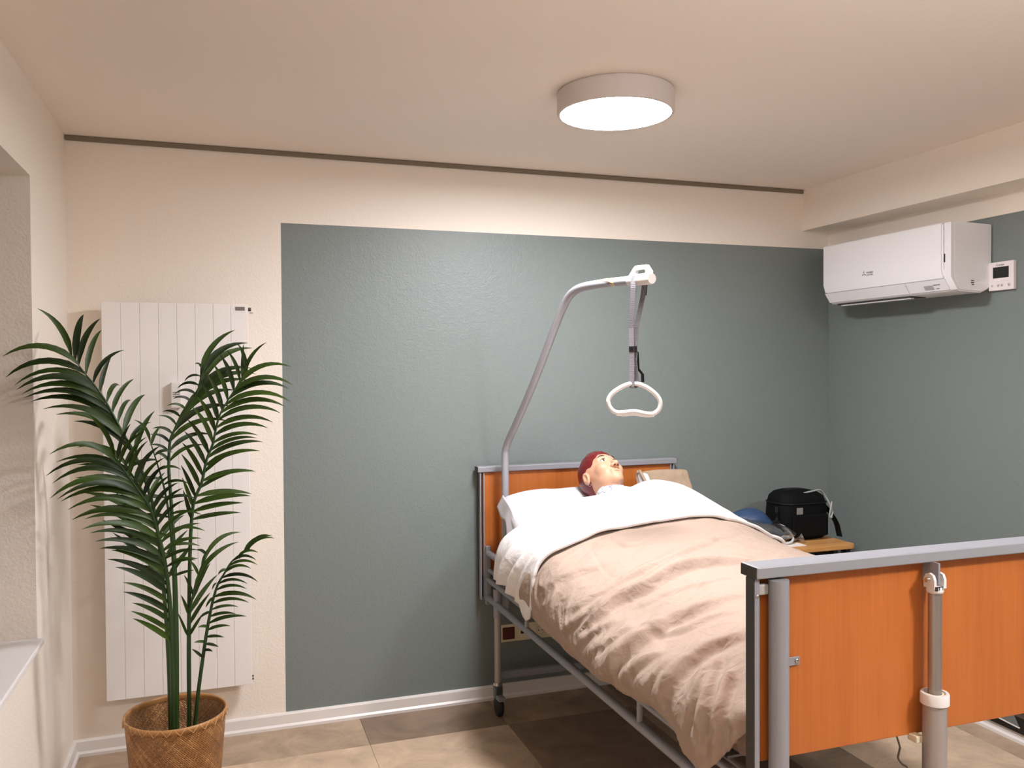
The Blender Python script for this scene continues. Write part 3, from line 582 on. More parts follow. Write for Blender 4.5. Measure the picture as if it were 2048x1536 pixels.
# ------------------------------------------------------------------ pillows
def cushion(name, c, sx, sy, sz, rot, m, parent=None, n=44, p=3.2, crumple=.004, seed=0):
    """soft cushion: two domed faces meeting at a seam"""
    R = rot.to_3x3(); c = Vector(c); V = []; faces = []
    def pt(u, v, s):
        e = max(0.0, (1 - abs(u) ** p) * (1 - abs(v) ** p)) ** .45
        pin = 1 - .05 * (abs(u) * abs(v)) ** 2
        w = noise.noise(Vector((u * 2.2 + seed, v * 2.2, s))) * crumple * 3 + noise.noise(Vector((u * 6 + seed, v * 6, s * 2))) * crumple
        return Vector((u * sx / 2 * pin, v * sy / 2 * pin, s * (sz / 2) * e + w * e))
    bm = bmesh.new()
    g = {}
    for s in (1, -1):
        for i in range(n + 1):
            for j in range(n + 1):
                u = math.sin(PI / 2 * (-1 + 2 * i / n)); v = math.sin(PI / 2 * (-1 + 2 * j / n))
                if s == -1 and (i in (0, n) or j in (0, n)): g[(s, i, j)] = g[(1, i, j)]; continue
                g[(s, i, j)] = bm.verts.new(c + R @ pt(u, v, s))
    for s in (1, -1):
        for i in range(n):
            for j in range(n):
                q = [g[(s, i, j)], g[(s, i + 1, j)], g[(s, i + 1, j + 1)], g[(s, i, j + 1)]]
                bm.faces.new(q if s > 0 else q[::-1])
    return link(name, bm, m, parent, smooth=True)
pil = thing('pillow', 'large white pillow under the mannequin\'s head', 'pillow', (2.095, -.40, .80))
ROTP = Matrix.Rotation(math.radians(29), 4, 'X')
PC = Vector((2.095, -.40, .872))
cushion('pillow_body', PC, .69, .46, .165, ROTP, M_SHEET, pil, p=4.0)
# loose flap of the pillow case at the left end
def flap():
    nu, nv = 30, 10; V = np.zeros((nu, nv, 3)); R = ROTP.to_3x3()
    for i in range(nu):
        v = -0.215 + .43 * i / (nu - 1)
        for j in range(nv):
            d = j / (nv - 1)
            wv = .012 * math.sin(i * .7) * d + .01 * math.sin(i * .33 + 1)
            P = Vector((-.335 - .022 * d * (1 - .3 * math.cos(i * .25)), v, .03 + wv - .075 * d))
            V[i, j] = PC + R @ P
    o = grid_mesh('case_flap', V, M_SHEET, pil)
    s = o.modifiers.new('thickness', 'SOLIDIFY'); s.thickness = .004
flap()
pil2 = thing('pillow', 'taupe pillow standing at the right of the headboard, white inner showing at its open end', 'pillow', (2.52, -.28, .86))
ROT2 = Matrix.Rotation(math.radians(-4), 4, 'Z') @ Matrix.Rotation(math.radians(62), 4, 'X')
cushion('pillow_body', (2.575, -.262, .935), .25, .30, .06, ROT2, M_TAUPE, pil2, n=36, p=16, seed=7)
cushion('pillow_inner', (2.452, -.277, .95), .05, .25, .05, ROT2, M_SHEET, pil2, n=16, p=5, seed=3)
bm = bmesh.new(); tube(bm, catmull([(2.432, -.237, 1.075), (2.428, -.267, 1.06), (2.434, -.292, 1.03), (2.442, -.327, .985)], 6), .007, 8)
tube(bm, catmull([(2.434, -.217, 1.07), (2.436, -.202, 1.04), (2.442, -.222, .98)], 6), .007, 8)
link('case_hem', bm, M_TAUPE, pil2)

# ------------------------------------------------------------------ duvet
RY = np.array([-.42, -.55, -.75, -.95, -1.3, -1.7, -2.0, -2.16])
CX = np.array([1.74, 1.90, 2.05, 2.17, 2.30, 2.42, 2.54, 2.66])
RZ = np.array([[.872, .962, 1.020, 1.045, 1.066, 1.050, 1.015, .935],
               [.876, .968, 1.020, 1.046, 1.064, 1.044, 1.000, .925],
               [.880, .952, .988, 1.012, 1.030, 1.010, .962, .892],
               [.872, .930, .955, .968, .980, .964, .922, .866],
               [.808, .880, .905, .915, .916, .902, .880, .848],
               [.788, .858, .886, .892, .892, .882, .866, .838],
               [.780, .852, .892, .900, .900, .892, .870, .835],
               [.772, .838, .872, .878, .878, .870, .850, .820]])
def smooth_interp(xp, fp, x):
    """monotone-ish cubic through the table"""
    x = np.asarray(x, float); m = np.gradient(fp, xp); i = np.clip(np.searchsorted(xp, x) - 1, 0, len(xp) - 2)
    h = xp[i + 1] - xp[i]; t = np.clip((x - xp[i]) / h, 0, 1)
    return ((2 * t ** 3 - 3 * t ** 2 + 1) * fp[i] + (t ** 3 - 2 * t ** 2 + t) * h * m[i] + (-2 * t ** 3 + 3 * t ** 2) * fp[i + 1] + (t ** 3 - t ** 2) * h * m[i + 1])
def top_row(y):
    return np.array([smooth_interp(-RY, RZ[:, k], [-y])[0] for k in range(len(CX))])
HEM_Y = np.array([-.42, -.80, -.90, -1.15, -1.35, -1.55, -1.75, -1.88, -1.97, -2.04, -2.09, -2.13, -2.16])
HEM_Z = np.array([.62, .605, .595, .588, .586, .604, .632, .64, .605, .585, .63, .70, .735])
HEM_X = np.array([1.70, 1.70, 1.70, 1.70, 1.70, 1.695, 1.69, 1.675, 1.655, 1.655, 1.672, 1.70, 1.722])
BULGE = np.array([.045, .045, .045, .045, .045, .042, .036, .02, 0, 0, 0, 0, 0])
FOLDS = [  # ridge lines of the creases on the plan of the duvet: points, height, width
 ([(1.644, -1.212), (1.693, -1.253), (1.833, -1.284), (1.985, -1.263), (2.235, -1.165), (2.371, -1.109)], 0.012, 0.016),
 ([(1.667, -1.351), (1.7, -1.361), (1.784, -1.361), (1.871, -1.387), (2.001, -1.346), (2.099, -1.341), (2.186, -1.371), (2.273, -1.397)], 0.030, 0.022),
 ([(1.633, -1.511), (1.657, -1.521), (1.701, -1.536), (1.733, -1.557)], 0.010, 0.012),
 ([(1.541, -1.485), (1.587, -1.562), (1.689, -1.614), (1.816, -1.634), (1.909, -1.66), (2.067, -1.645)], 0.026, 0.024),
 ([(1.633, -1.872), (1.668, -1.872), (1.74, -1.856), (1.805, -1.851), (1.898, -1.887)], 0.026, 0.020),
 ([(1.61, -1.861), (1.663, -1.861), (1.705, -1.846), (1.734, -1.841)], 0.008, 0.014),
 ([(1.572, -2.042), (1.649, -2.037), (1.725, -1.975), (1.794, -1.887)], 0.026, 0.015),
 ([(1.57, -2.083), (1.661, -2.083), (1.751, -2.011), (1.778, -1.985)], 0.022, 0.014),
 ([(1.575, -1.975), (1.639, -1.985), (1.702, -1.959), (1.756, -1.908)], 0.018, 0.013),
 ([(1.555, -1.191), (1.626, -1.274), (1.707, -1.335)], 0.010, 0.014),
 ([(1.553, -1.315), (1.622, -1.377), (1.668, -1.423), (1.727, -1.469)], 0.008, 0.014),
 ([(1.561, -1.418), (1.608, -1.459), (1.644, -1.506)], 0.008, 0.013),
 ([(1.563, -1.629), (1.622, -1.686), (1.674, -1.717), (1.727, -1.743)], 0.011, 0.015),
 ([(1.579, -1.748), (1.631, -1.789), (1.672, -1.799), (1.728, -1.784)], 0.010, 0.014),
 ([(1.616, -1.016), (1.706, -1.072), (1.784, -1.114), (1.882, -1.145)], 0.007, 0.020),
 ([(1.811, -1.469), (1.882, -1.49), (1.985, -1.5), (2.143, -1.511)], 0.008, 0.014),
 ([(1.985, -1.469), (1.952, -1.578), (1.958, -1.66)], -0.004, 0.006),
 ([(1.756, -1.603), (1.789, -1.691), (1.865, -1.727), (1.974, -1.758)], 0.010, 0.014),
 ([(1.833, -1.011), (1.811, -1.165), (1.816, -1.263)], -0.002, 0.005),
 ([(2.148, -1.16), (2.252, -1.16), (2.328, -1.207)], 0.005, 0.010),
 ([(1.936, -0.99), (1.958, -1.088), (2.067, -1.052)], 0.007, 0.014),
]
def fold_height(X, Y):
    Z = np.zeros_like(X)
    for pts, amp, wid in FOLDS:
        P = np.array([tuple(p)[:2] for p in catmull([(a, b, 0) for a, b in pts], 5)])
        best = np.full(X.shape, 9.0); sgn = np.zeros_like(X); par = np.zeros_like(X)
        n = len(P)
        for i in range(n - 1):
            a, b = P[i], P[i + 1]; d = b - a; L2 = d @ d
            t = ((X - a[0]) * d[0] + (Y - a[1]) * d[1]) / L2
            tc = np.clip(t, 0, 1)
            dx = X - (a[0] + tc * d[0]); dy = Y - (a[1] + tc * d[1])
            dist = np.hypot(dx, dy); k = dist < best
            best = np.where(k, dist, best); sgn = np.where(k, np.sign(d[0] * dy - d[1] * dx), sgn); par = np.where(k, (i + tc) / (n - 1), par)
        w = np.where(sgn > 0, wid * 2.0, wid * .85)      # soft on the head side, steep on the foot side
        env = np.sin(PI * np.clip(par * .9 + .08, 0, 1)) ** .7
        Z += amp * env * np.exp(-(best / w) ** 2) - amp * .45 * env * np.exp(-((best - wid * 1.6) / (wid * .8)) ** 2) * (sgn < 0)
    return Z
def fbm(X, Y, sx, sy, seed, octv=3):
    out = np.zeros(X.shape); f = X.ravel(); g = Y.ravel(); r = np.zeros(f.size)
    for k in range(f.size):
        r[k] = noise.fractal(Vector((f[k] * sx + seed, g[k] * sy, seed * .37)), 0.9, 2.0, octv)
    return r.reshape(X.shape)

def duvet_point_grid(ys, n_side=26, n_top=120, hem=None, hem_x=1.655, lift=0.0, flare=None):
    """one row per y: left drop, top, right drop. Returns V and the unrolled plan coordinates."""
    rows = []; PX = []; PY = []
    for y in ys:
        row = top_row(y) + lift
        zl, zr = row[0], row[-1]
        hz = float(np.interp(-y, -HEM_Y, HEM_Z)) if hem is None else hem(y)
        hx = float(np.interp(-y, -HEM_Y, HEM_X)) if flare is None else flare(y)
        xs = np.linspace(1.74, 2.66, n_top); zs = smooth_interp(CX, row, xs)
        sl = (zs[1] - zs[0]) / (xs[1] - xs[0])
        # left side: rounded shoulder, then nearly straight drop
        a = Vector((1.74, zl)); t0 = Vector((-1, -sl)).normalized()
        e = Vector((hx, hz)); L = max(.05, zl - hz)
        bulge = float(np.interp(-y, -HEM_Y, BULGE)) if flare is None else 0.0
        c1 = a + t0 * (min(.075, (1.74 - hx) * .95) + bulge * 1.3); c2 = e + Vector((-bulge * 2.3 if lift == 0 else 0.0, L * (.62 - bulge * 9)))
        left = []
        for k in range(n_side):
            t = 1 - k / n_side
            p = a * (1 - t) ** 3 + c1 * 3 * t * (1 - t) ** 2 + c2 * 3 * t * t * (1 - t) + e * t ** 3
            left.append(p)
        b = Vector((2.66, zr)); e2 = Vector((2.745, max(.62, zr - .22)))
        d1 = b + Vector((.07, -.02)); d2 = e2 + Vector((.02, .14)); right = []
        for k in range(1, n_side + 1):
            t = k / n_side
            right.append(b * (1 - t) ** 3 + d1 * 3 * t * (1 - t) ** 2 + d2 * 3 * t * t * (1 - t) + e2 * t ** 3)
        line = left + [Vector((x, z)) for x, z in zip(xs, zs)] + right
        rows.append([(p.x, y, p.y) for p in line])
        s = 1.74; pl = []
        acc = 0.0
        for k in range(n_side, 0, -1):
            acc += (line[k] - line[k - 1]).length; pl.append(1.74 - acc)
        pl = pl[::-1] + list(xs)
        acc = 0.0
        for k in range(n_side + n_top, len(line)):
            acc += (line[k] - line[k - 1]).length; pl.append(2.66 + acc)
        PX.append(pl); PY.append([y] * len(line))
    return np.array(rows), np.array(PX), np.array(PY)

def normals(V):
    du = np.gradient(V, axis=0); dv = np.gradient(V, axis=1)
    n = np.cross(dv, du); n /= np.linalg.norm(n, axis=2, keepdims=True) + 1e-9
    flip = n[:, :, 2:].mean() < 0
    return -n if flip else n

duv = thing('duvet', 'beige duvet over the mannequin with its white lining turned down at the top', 'duvet', (2.2, -1.3, .74))
ys = np.linspace(-.66, -2.150, 290)
V, PX, PY = duvet_point_grid(ys, 44, 170)
N = normals(V)
side = np.clip((1.80 - PX) / .12, 0, 1)
disp = fold_height(PX, PY)
fine = np.abs(fbm(PX + .6 * PY, PY - .5 * PX, 3, 10, 8.7, 2)) * .008
wx = fbm(PX, PY, 6, 6, 2.2, 2)
pk = 1 - np.abs(np.sin((PY - .9 * (PX - 1.6)) * 30 + wx * 5))          # slanting puckers along the overhanging edge
pk2 = 1 - np.abs(np.sin((PY - 1.2 * (PX - 1.6)) * 71 + wx * 9 + 1))
band = np.exp(-((PX - 1.58) / .07) ** 2)
disp = disp + fine + band * (pk ** 1.5 * .010 * np.clip(.4 + 1.5 * np.abs(wx), 0, 1.2) + pk2 ** 1.5 * .0035)
disp *= np.clip((-.88 - PY) / .07, 0.15, 1)
V = V + N * disp[:, :, None]
o = grid_mesh('cover', V, M_DUVET, duv)
s = o.modifiers.new('thickness', 'SOLIDIFY'); s.thickness = .010; s.offset = -1
# turned-down lining
def cuff():
    nt = 90; n_side, n_top = 30, 120
    ys0 = np.linspace(0, 1, nt)
    hem_y = [-.30, -.43, -.52, -.62, -.70, -.76, -.81, -.84, -.87, -.91, -.95]; hem_z = [.69, .678, .688, .694, .690, .655, .624, .618, .632, .69, .74]
    V, PX, PY = duvet_point_grid(np.linspace(-.40, -.965, nt), n_side, n_top, hem=lambda y: float(np.interp(-y, [-q for q in hem_y], hem_z)),
                                 lift=.016, flare=lambda y: 1.648)
    # sheared edges: on the left the fold sits nearer the head, in the middle nearer the foot
    Y = V[:, :, 1]; t = np.repeat(ys0[:, None], Y.shape[1], 1)
    foot = np.interp(PX, [1.42, 1.55, 1.66, 1.74, 1.9, 2.1, 2.3, 2.5, 2.66, 2.8], [-.90, -.90, -.90, -.915, -.935, -.95, -.965, -.955, -.935, -.92])
    head = np.interp(PX, [1.42, 1.60, 1.74, 1.9, 2.05, 2.2, 2.4, 2.66], [-.43, -.44, -.45, -.52, -.60, -.615, -.53, -.44])
    newY = head * (1 - t) + foot * t
    V2 = V.copy()
    for j in range(V.shape[1]):
        yy = V[:, j, 1]; order = np.argsort(yy)
        V2[:, j, 0] = np.interp(newY[:, j], yy[order], V[order, j, 0]); V2[:, j, 2] = np.interp(newY[:, j], yy[order], V[order, j, 2]); V2[:, j, 1] = newY[:, j]
    N = normals(V2)
    side = np.clip((1.74 - PX) / .08, 0, 1)
    along = V2[:, :, 1] + .42 * (PX - 1.6)
    d = np.abs(fbm(PX, V2[:, :, 1], 3, 5, 21.0, 2)) * .006
    depth = np.clip((1.76 - PX) / .22, 0, 1)
    for c_, a_, w_ in ((-.60, .026, .040), (-.745, .036, .026), (-.80, .012, .012), (-.675, -.012, .022)):     # pleats of the hanging corner
        d = d + depth * a_ * np.exp(-((along - c_) / w_) ** 2)
    d = d + side * np.abs(fbm(PX, along, 4, 9, 4.0, 2)) * .005
    d = d + .006 * np.exp(-((1 - t) / .04) ** 2) * (1 + fbm(PX, PX * 0, 9, 1, 3.3, 2))
    V2 = V2 + N * d[:, :, None]
    # roll the edge under
    roll = []
    for k in range(1, 7):
        a = k / 6 * PI
        roll.append(V2[-1] + N[-1] * (-.010 * (1 - math.cos(a)))[None] if False else V2[-1] + N[-1] * (-.0075 * (1 - math.cos(a))) + np.array([0, -1, 0]) * (.006 * math.sin(a)))
    V3 = np.concatenate([V2, np.array(roll)], 0)
    o = grid_mesh('turned_down_lining', V3, M_CUFF, duv)
    o['label'] = 'white lining folded down over the duvet top'
    s = o.modifiers.new('thickness', 'SOLIDIFY'); s.thickness = .005; s.offset = -1
cuff()
# ------------------------------------------------------------------ training mannequin
HC = np.array([2.165, -.393, 1.077])
HS, HF, HU = (np.array(v) for v in ((0.97785, 0.16711, -0.12603), (0.19890, -0.55443, 0.80811), (-0.06516, 0.81528, 0.57539)))
def hl(a, b, c): return HC + HS * a + HF * b + HU * c       # head space to world
def smin(a, b, k):
    h = np.clip(.5 + .5 * (b - a) / k, 0, 1); return b * (1 - h) + a * h - k * h * (1 - h)
def smax(a, b, k): return -smin(-a, -b, k)
def surface_nets(xs, ys, zs, D):
    s = D < 0
    nx, ny, nz = D.shape
    cnt = np.zeros((nx - 1, ny - 1, nz - 1)); acc = np.zeros((nx - 1, ny - 1, nz - 1, 3))
    G = np.stack(np.meshgrid(xs, ys, zs, indexing='ij'), -1)
    for ax in range(3):
        sl0 = [slice(None)] * 3; sl1 = [slice(None)] * 3; sl0[ax] = slice(0, -1); sl1[ax] = slice(1, None)
        a, b = D[tuple(sl0)], D[tuple(sl1)]; ch = (a < 0) != (b < 0)
        t = np.where(ch, a / np.where(ch, a - b, 1), 0)[..., None]
        P = G[tuple(sl0)] * (1 - t) + G[tuple(sl1)] * t
        o1, o2 = [k for k in range(3) if k != ax]
        for i in (0, 1):
            for j in (0, 1):
                src = [slice(None)] * 3
                src[o1] = slice(i, D.shape[o1] - 1 + i); src[o2] = slice(j, D.shape[o2] - 1 + j)
                c = ch[tuple(src)]; cnt += c; acc += P[tuple(src)] * c[..., None]
    m = cnt > 0; idx = -np.ones(m.shape, int); idx[m] = np.arange(m.sum()); verts = acc[m] / cnt[m][:, None]
    faces = []
    for ax in range(3):
        o1, o2 = [(1, 2), (2, 0), (0, 1)][ax]
        sl0 = [slice(None)] * 3; sl1 = [slice(None)] * 3; sl0[ax] = slice(0, -1); sl1[ax] = slice(1, None)
        ch = s[tuple(sl0)] != s[tuple(sl1)]
        I = np.argwhere(ch); I = I[(I[:, o1] > 0) & (I[:, o2] > 0) & (I[:, o1] < D.shape[o1] - 1) & (I[:, o2] < D.shape[o2] - 1)]
        if not len(I): continue
        def at(da, db):
            J = I.copy(); J[:, o1] += da; J[:, o2] += db; return idx[J[:, 0], J[:, 1], J[:, 2]]
        q = np.stack([at(-1, -1), at(0, -1), at(0, 0), at(-1, 0)], 1)
        ins = s[I[:, 0], I[:, 1], I[:, 2]]
        q = np.where(ins[:, None], q, q[:, ::-1]); faces.append(q)
    F = np.concatenate(faces); F = F[(F >= 0).all(1)]
    return verts, F
def nets(name, xs, ys, zs, D, m, parent):
    v, f = surface_nets(xs, ys, zs, D)
    me = bpy.data.meshes.new(name); me.from_pydata(v.tolist(), [], f.tolist()); me.update()
    return link_me(name, me, m, parent, smooth=True)

class Field:
    def __init__(self, xs, ys, zs):
        self.xs, self.ys, self.zs = xs, ys, zs
        self.P = np.stack(np.meshgrid(xs, ys, zs, indexing='ij'), -1)
        Q = self.P - HC; self.L = np.stack([Q @ HS, Q @ HF, Q @ HU], -1)
    def ell(self, c, r, local=True):
        X = ((self.L if local else self.P) - np.array(c)) / np.array(r)
        k0 = np.linalg.norm(X, axis=-1); k1 = np.linalg.norm(X / np.array(r), axis=-1) + 1e-9
        return k0 * (k0 - 1) / k1
    def cap(self, a, b, ra, rb, local=True):
        X = self.L if local else self.P; a = np.array(a); b = np.array(b); d = b - a
        t = np.clip(((X - a) @ d) / (d @ d), 0, 1)
        return np.linalg.norm(X - (a + t[..., None] * d), axis=-1) - (ra + (rb - ra) * t)
def head_field(F):
    D = F.ell((0, -.012, .035), (.076, .097, .092))
    D = smin(D, F.ell((0, .028, -.02), (.062, .066, .092)), .03)
    D = smin(D, F.ell((0, .030, -.066), (.050, .055, .042)), .025)
    D = smin(D, F.ell((0, .074, -.090), (.024, .022, .020)), .022)
    for s in (-1, 1):
        D = smin(D, F.ell((s * .040, .062, -.022), (.024, .026, .024)), .02)
        D = smin(D, F.cap((s * .012, .084, .028), (s * .044, .070, .027), .010, .008), .014)
        D = smax(D, -F.ell((s * .031, .104, .009), (.018, .019, .011)), .010)
    D = smin(D, F.cap((0, .086, .012), (0, .112, -.032), .0075, .0115), .012)
    for s in (-1, 1): D = smin(D, F.ell((s * .0125, .100, -.036), (.0095, .011, .0085)), .006)
    D = smin(D, F.cap((-.019, .087, -.0585), (.019, .087, -.0585), .0075, .0075), .008)
    D = smin(D, F.cap((-.016, .086, -.0705), (.016, .086, -.0705), .0085, .0085), .008)
    D = smax(D, -F.cap((-.022, .0965, -.0645), (.022, .0965, -.0645), .0022, .0022), .003)
    for s in (-1, 1):
        e = F.ell((s * .079, -.014, -.006), (.0085, .020, .033))
        e = smax(e, -F.ell((s * .088, -.010, -.004), (.008, .011, .018)), .004)
        D = smin(D, e, .006)
    for s in (-1, 1): D = smax(D, -F.ell((s * .0085, .107, -.0445), (.0042, .006, .004)), .003)
    return D
NB = (2.195, -.575, .955)
def torso_field(F, g=0.0):
    D = F.cap((2.03, -.60, .925), (2.365, -.60, .925), .070 + g, .070 + g, False)
    D = smin(D, F.ell((2.20, -.72, .895), (.165 + g, .22 + g, .105 + g), False), .05)
    D = smin(D, F.ell((2.20, -1.08, .865), (.165, .20, .085), False), .06)
    for s in (-1, 1):
        D = smin(D, F.cap((2.20 + s * .085, -1.15, .85), (2.20 + s * .09, -1.58, .825), .072, .052, False), .03)
        D = smin(D, F.cap((2.20 + s * .09, -1.58, .822), (2.20 + s * .09, -1.98, .79), .05, .034, False), .015)
        D = smin(D, F.cap((2.20 + s * .09, -1.99, .79), (2.20 + s * .10, -2.04, .835), .034, .022, False), .02)
        D = smin(D, F.cap((2.20 + s * .19, -.62, .905), (2.20 + s * .215, -.90, .865), .046, .038, False), .02)
        D = smin(D, F.cap((2.20 + s * .215, -.90, .865), (2.20 + s * .20, -1.14, .855), .036, .026, False), .012)
        D = smin(D, F.ell((2.20 + s * .198, -1.19, .853), (.036, .05, .016), False), .012)
        for q in range(4):
            D = smin(D, F.cap((2.20 + s * .198 + (q - 1.5) * .018, -1.22, .853), (2.20 + s * .198 + (q - 1.5) * .021, -1.285 - .012 * (q in (1, 2)), .847), .0095, .0085, False), .004)
        D = smin(D, F.cap((2.20 + s * .165, -1.18, .853), (2.20 + s * .135, -1.225, .848), .011, .009, False), .006)
    return D
xs = np.concatenate([np.arange(1.90, 2.07, .0085), np.arange(2.07, 2.30, .0026), np.arange(2.30, 2.52, .0085)])
ys = np.concatenate([np.arange(-2.11, -.66, .0125), np.arange(-.66, -.26, .0026)])
zs = np.concatenate([np.arange(.745, .97, .006), np.arange(.97, 1.215, .0026)])
Fd = Field(xs, ys, zs)
man = thing('mannequin', 'nursing mannequin with moulded red hair lying in the bed, head on the white pillow', 'mannequin', (2.2, -1.2, .76))
body = head_field(Fd)
a_n = HC - HU * .05 - HF * .018
neck = Fd.cap(a_n, NB, .052, .060, False)
body = smin(body, neck, .018)
tf = torso_field(Fd)
ceil_z = np.array([[float(smooth_interp(CX, top_row(max(-2.15, min(-.42, y))), [min(2.66, max(1.74, x))])[0]) for y in ys[::4]] for x in xs[::4]])
ceil_z = np.stack([np.interp(ys, ys[::4], r_) for r_ in ceil_z]); ceil_z = np.stack([np.interp(xs, xs[::4], c_) for c_ in ceil_z.T], 1)
tf = smax(tf, Fd.P[..., 2] - (ceil_z[:, :, None] - .034), .01)      # the bedding lies over the body
body = smin(body, tf, .03)
nets('body', xs, ys, zs, body, M_SKIN, man)
# hair: a moulded cap over the skull, open over face and ears
xh = np.arange(2.06, 2.28, .0026); yh = np.arange(-.56, -.25, .0026); zh = np.arange(.93, 1.215, .0026)
Fh = Field(xh, yh, zh)
sk = Fh.ell((0, -.014, .036), (.081, .102, .096))
sk = smin(sk, Fh.cap((0, -.055, .0), (0, -.058, -.085), .058, .040), .03)
sk = sk + np.float64(.0006) * np.sin(Fh.L[..., 0] * 260 + 60 * Fh.L[..., 1])      # combed strands
cut = -Fh.ell((.006, .115, -.035), (.084, .118, .107))
cut2 = -Fh.ell((-.085, .012, -.02), (.032, .030, .050)); cut3 = -Fh.ell((.085, .012, -.02), (.032, .030, .050))
hd = smax(smax(smax(sk, cut, .006), cut2, .005), cut3, .005)
# side-swept fringe
fr = Fh.ell((.012, .045, .085), (.072, .055, .048)); fr = smax(fr, sk - .001, .004)
hd = smin(hd, fr, .008)
nets('hair', xh, yh, zh, hd, M_HAIR, man)
# gown: the torso's upper end a little larger, ending at the neckline
xg = np.arange(1.92, 2.47, .005); yg = np.arange(-.80, -.42, .004); zg = np.arange(.78, 1.09, .004)
Fg = Field(xg, yg, zg)
gd = smin(torso_field(Fg, .012), Fg.cap(a_n, NB, .060, .074, False), .03)
nl = (Fg.P - np.array([2.182, -.462, 1.03])) @ np.array([-.03, .80, .60])
gd = smax(gd, nl, .006)
gd = smax(gd, -(Fg.P[..., 1] + .78), .004)
gm = bpy.data.materials.new('gown print'); gm.use_nodes = True
n = gm.node_tree.nodes; l = gm.node_tree.links; b = n['Principled BSDF']; b.inputs['Roughness'].default_value = .85
g = n.new('ShaderNodeNewGeometry'); v = n.new('ShaderNodeTexVoronoi'); v.feature = 'DISTANCE_TO_EDGE'; v.inputs['Scale'].default_value = 48
l.new(g.outputs['Position'], v.inputs['Vector'])
r = n.new('ShaderNodeValToRGB'); r.color_ramp.elements[0].position = .035; r.color_ramp.elements[0].color = (*lin((.55, .57, .66)), 1)
r.color_ramp.elements[1].position = .07; r.color_ramp.elements[1].color = (*lin((.93, .92, .93)), 1)
l.new(v.outputs['Distance'], r.inputs['Fac']); l.new(r.outputs['Color'], b.inputs['Base Color'])
nets('gown', xg, yg, zg, gd, gm, man)
bm = bmesh.new(); tube(bm, [hl(.028, .012, -.128), hl(.045, .03, -.135), hl(.062, .03, -.142)], [.004, .008, .005], 8, rx=1.6)
link('gown_tie', bm, mat('navy tie', (.10, .11, .16), .7), man)
# face details
def blob(name, c, r, m, parent=man, seg=16):
    bm = bmesh.new(); bmesh.ops.create_uvsphere(bm, u_segments=seg, v_segments=seg // 2, radius=1)
    M = Matrix((HS, HF, HU)).transposed()
    for q in bm.verts: q.co = Vector(hl(*c)) + M @ Vector((q.co.x * r[0], q.co.y * r[1], q.co.z * r[2]))
    return link(name, bm, m, parent, smooth=True)
M_EYE = mat('eye white', (.86, .82, .76), .25); M_IRIS = mat('dark iris', (.09, .06, .05), .2); M_BROW = mat('painted brow', (.16, .07, .06), .5)
for s in (-1, 1):
    e = blob('eye', (s * .031, .0795, .009), (.0125, .0105, .0082), M_EYE)
    blob('iris', (s * .0315, .0885, .009), (.0052, .0024, .0058), M_IRIS, e)
    bm = bmesh.new(); tube(bm, [hl(s * x, y, z) for x, y, z in ((.018, .0895, .0175), (.026, .0905, .0185), (.036, .088, .0175), (.045, .082, .0125))], [.0009, .0013, .0012, .0006], 6)
    link('eyelash', bm, M_IRIS, e)
    bm = bmesh.new(); tube(bm, [hl(s * x, y, z) for x, y, z in ((.014, .0935, .0305), (.026, .0925, .036), (.038, .086, .0375), (.052, .0735, .031))], [.0014, .0020, .0017, .0006], 6)
    link('eyebrow', bm, M_BROW, man)
    blob('nostril', (s * .0085, .1085, -.0425), (.0042, .0045, .0030), mat('nostril shade', (.35, .10, .06), .6))
bm = bmesh.new(); tube(bm, [hl(x, y, z) for x, y, z in ((-.021, .0885, -.066), (-.011, .0945, -.0635), (0, .0958, -.0645), (.011, .0945, -.0635), (.021, .0885, -.066))], [.0006, .0011, .0011, .0011, .0006], 6)
link('lip_line', bm, mat('lip line', (.62, .32, .24), .5), man)
bm = bmesh.new()
P = [Vector(hl(-.0795 + .004 * math.cos(a), -.012 + .0, -.046 + .006 * math.sin(a))) + Vector(HF) * (.005 * math.cos(a)) for a in np.linspace(0, 2 * PI, 15)[:-1]]
tube(bm, P, .0012, 6, closed=True); link('earring', bm, M_STEEL, man)

# ------------------------------------------------------------------ lifting pole and grab handle
pole = thing('lifting_pole', 'pale grey bent lifting pole rising from the head of the bed', 'pole', (1.795, -.155, .45))
pp = [(1.795, -.155, .45), (1.795, -.155, .7), (1.795, -.155, 1.0), (1.795, -.155, 1.155), (1.797, -.165, 1.20), (1.803, -.195, 1.245), (1.815, -.255, 1.315), (1.846, -.41, 1.508), (1.880, -.575, 1.742),
      (1.890, -.622, 1.803), (1.898, -.662, 1.842), (1.908, -.712, 1.865), (1.922, -.775, 1.874), (1.945, -.89, 1.875), (1.965, -.985, 1.873), (1.977, -1.045, 1.871)]
pts = [Vector(p) for p in catmull(pp, 6)]
link('tube', T(pts, .0165, 20), M_GREYP, pole)
d = (Vector(pp[-1]) - Vector(pp[-2])).normalized(); sd = d.cross(Vector((0, 0, 1))).normalized(); up = sd.cross(d)
A0 = Vector(pp[-1])
hk = link('hook_cap', T([A0 - d * .005, A0 + d * .02, A0 + d * .115, A0 + d * .122], [.0175, .0205, .0205, .018], 24), M_WPL, pole, auto=40)
